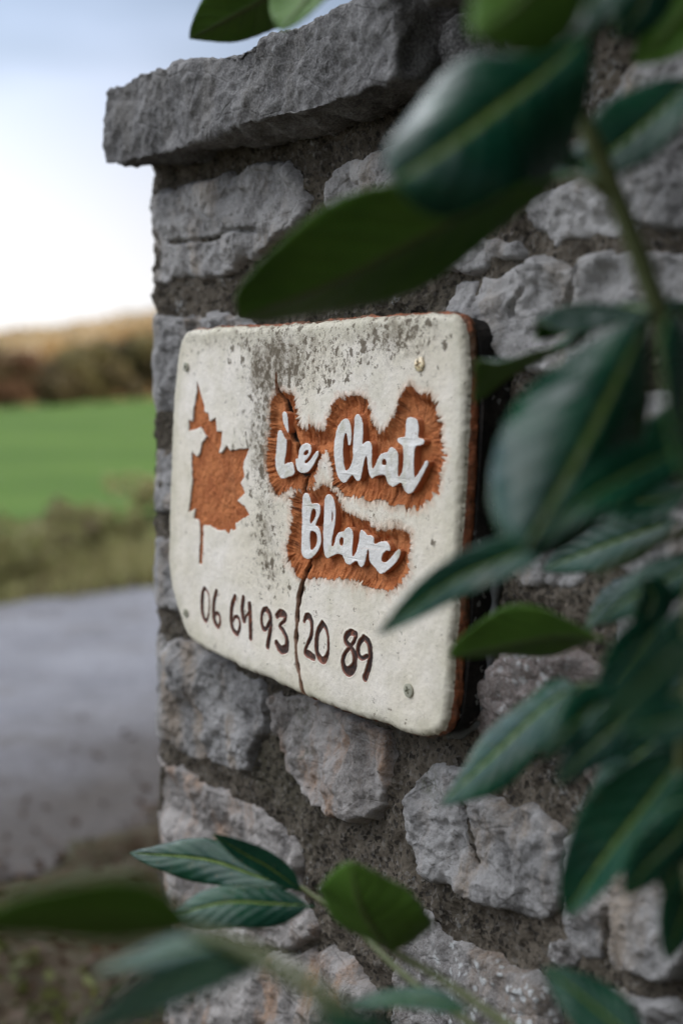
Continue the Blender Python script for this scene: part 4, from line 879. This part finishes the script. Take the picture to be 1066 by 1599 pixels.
leaf(B6, [(410,1490,.50),(330,1478,.51),(240,1490,.52),(145,1520,.53)], 44, (-.2,.8,.4), fold=.3, curl=.2, seed=53)
leaf(B6, [(640,1680,.42),(590,1620,.42),(540,1600,.42),(470,1590,.42)], 60, (-.1,.5,.7), seed=54)

# unseen rest of the shrub at right, overhead leaves added to darken that side
rs = np.random.default_rng(99)
SH = empty('laurel_shrub', (.75, .30, 0), 'unseen rest of the cherry laurel at right, overhead leaves added for shade', 'shrub')
Vs, Fs, Ms, Us = [], [], [], []; off = 0
protoV, protoF, protoM, protoU = leafgeo(np.array([[0, 0, 0], [.04, 0, .004], [.09, 0, 0], [.135, 0, -.015]]), np.array([0, 0, 1.]), .045, seed=5)
cnt = 0; tries = 0
while cnt < 2100 and tries < 90000:
    tries += 1
    if cnt < 300: c = np.array([rs.uniform(.30, .95), rs.uniform(-.5, .62), rs.uniform(.2, 1.9)])
    elif cnt < 700: c = np.array([rs.uniform(.22, .62), rs.uniform(.35, 1.0), rs.uniform(.55, 1.6)])
    elif cnt < 1000: c = np.array([rs.uniform(-.02, .5), rs.uniform(.35, 1.15), rs.uniform(1.38, 1.75)])
    elif cnt < 1800: c = np.array([rs.uniform(-.15, 1.0), rs.uniform(-.5, 1.0), rs.uniform(1.42, 2.2)])
    else: c = np.array([rs.uniform(.30, 1.6), rs.uniform(-.3, 1.6), rs.uniform(1.40, 2.3)])
    if c[0] < .25 and c[2] < 1.42+.5*(.25-c[0]): continue
    if (c-OW)@NN < .09 and c[2] < 1.40: continue
    v_ = c-CAM; z = v_@FW
    if z > .05:
        x_, y_, _ = proj(c); mg = 150*.6/max(z, .1)
        if -mg < x_ < 1066+mg*.8 and -mg < y_ < 1599+mg: continue
    a_ = rs.uniform(0, 6.28); e_ = rs.normal(0, .4); r_ = rs.normal(0, .4); Rm = np.array((Matrix.Rotation(a_, 3, 'Z') @ Matrix.Rotation(e_+.3, 3, 'Y') @ Matrix.Rotation(r_, 3, 'X')))
    sc_ = rs.uniform(.75, 1.15); Vs.append(protoV*sc_@Rm.T+c); Fs.append(protoF+off); off += len(protoV); Ms += protoM; Us += protoU; cnt += 1
mesh('foliage', np.vstack(Vs), np.vstack(Fs), [LT, LB], SH, mi=Ms, uvm=Us)
tv, tf, to = [], [], 0
for k in range(9):
    b0 = np.array([.78+rs.normal()*.05, .15+rs.normal()*.05, -.02]); e0 = np.array([rs.uniform(.45, 1.1), rs.uniform(-.4, .35), rs.uniform(1.3, 2.0)])
    v_, f_ = tube(crom([b0, (b0+e0)/2+rs.normal(size=3)*.06, e0], 6), np.linspace(.012, .004, 13), 8); tv.append(v_); tf += [tuple(i+to for i in q) for q in f_]; to += len(v_)
mesh('trunk', np.vstack(tv), tf, BARK, SH)
# unseen hedge added behind the wall to shade the road
HG = empty('shade_hedge', (*(OW+UU*S_C-NN*2.5)[:2], 0), 'unseen evergreen hedge added behind the stone wall to shade the road', 'hedge')
n = 60000; q = rs.uniform(.85, 9.0, n); d_ = np.clip(rs.normal(0, .24, n), -.5, .5); hz = rs.uniform(0, 1, n)**.7*(2.5+.2*np.sin(q*3))
hc = (OW+UU*(S_C+.42))[None, :2]-np.outer(q, NN[:2])+np.outer(d_, UU[:2]); v_, f_ = quads(np.column_stack([hc, hz]), .065, rs)
HD = leafmat('hedge_evergreen', (.012, .03, .012), (.025, .05, .018)); mesh('foliage', v_, f_, HD, HG, smooth=False)
tv, tf, to = [], [], 0
for q in np.arange(.9, 9, .6):
    b0 = np.array([*(OW+UU*(S_C+.42)-NN*q)[:2], -.02]); v_, f_ = tube([b0, b0+[.03, .02, 1.0], b0+[-.02, .03, 2.1]], [.03, .02, .008], 7); tv.append(v_); tf += [tuple(i+to for i in k) for k in f_]; to += len(v_)
mesh('trunk', np.vstack(tv), tf, BARK, HG)
print('CORNER px', proj(wallmap(np.array([S_C-.02]), np.array([0.]), np.array([0.]))[0]), 'NN', NN, 'plaque size', np.ptp(outl, axis=0))
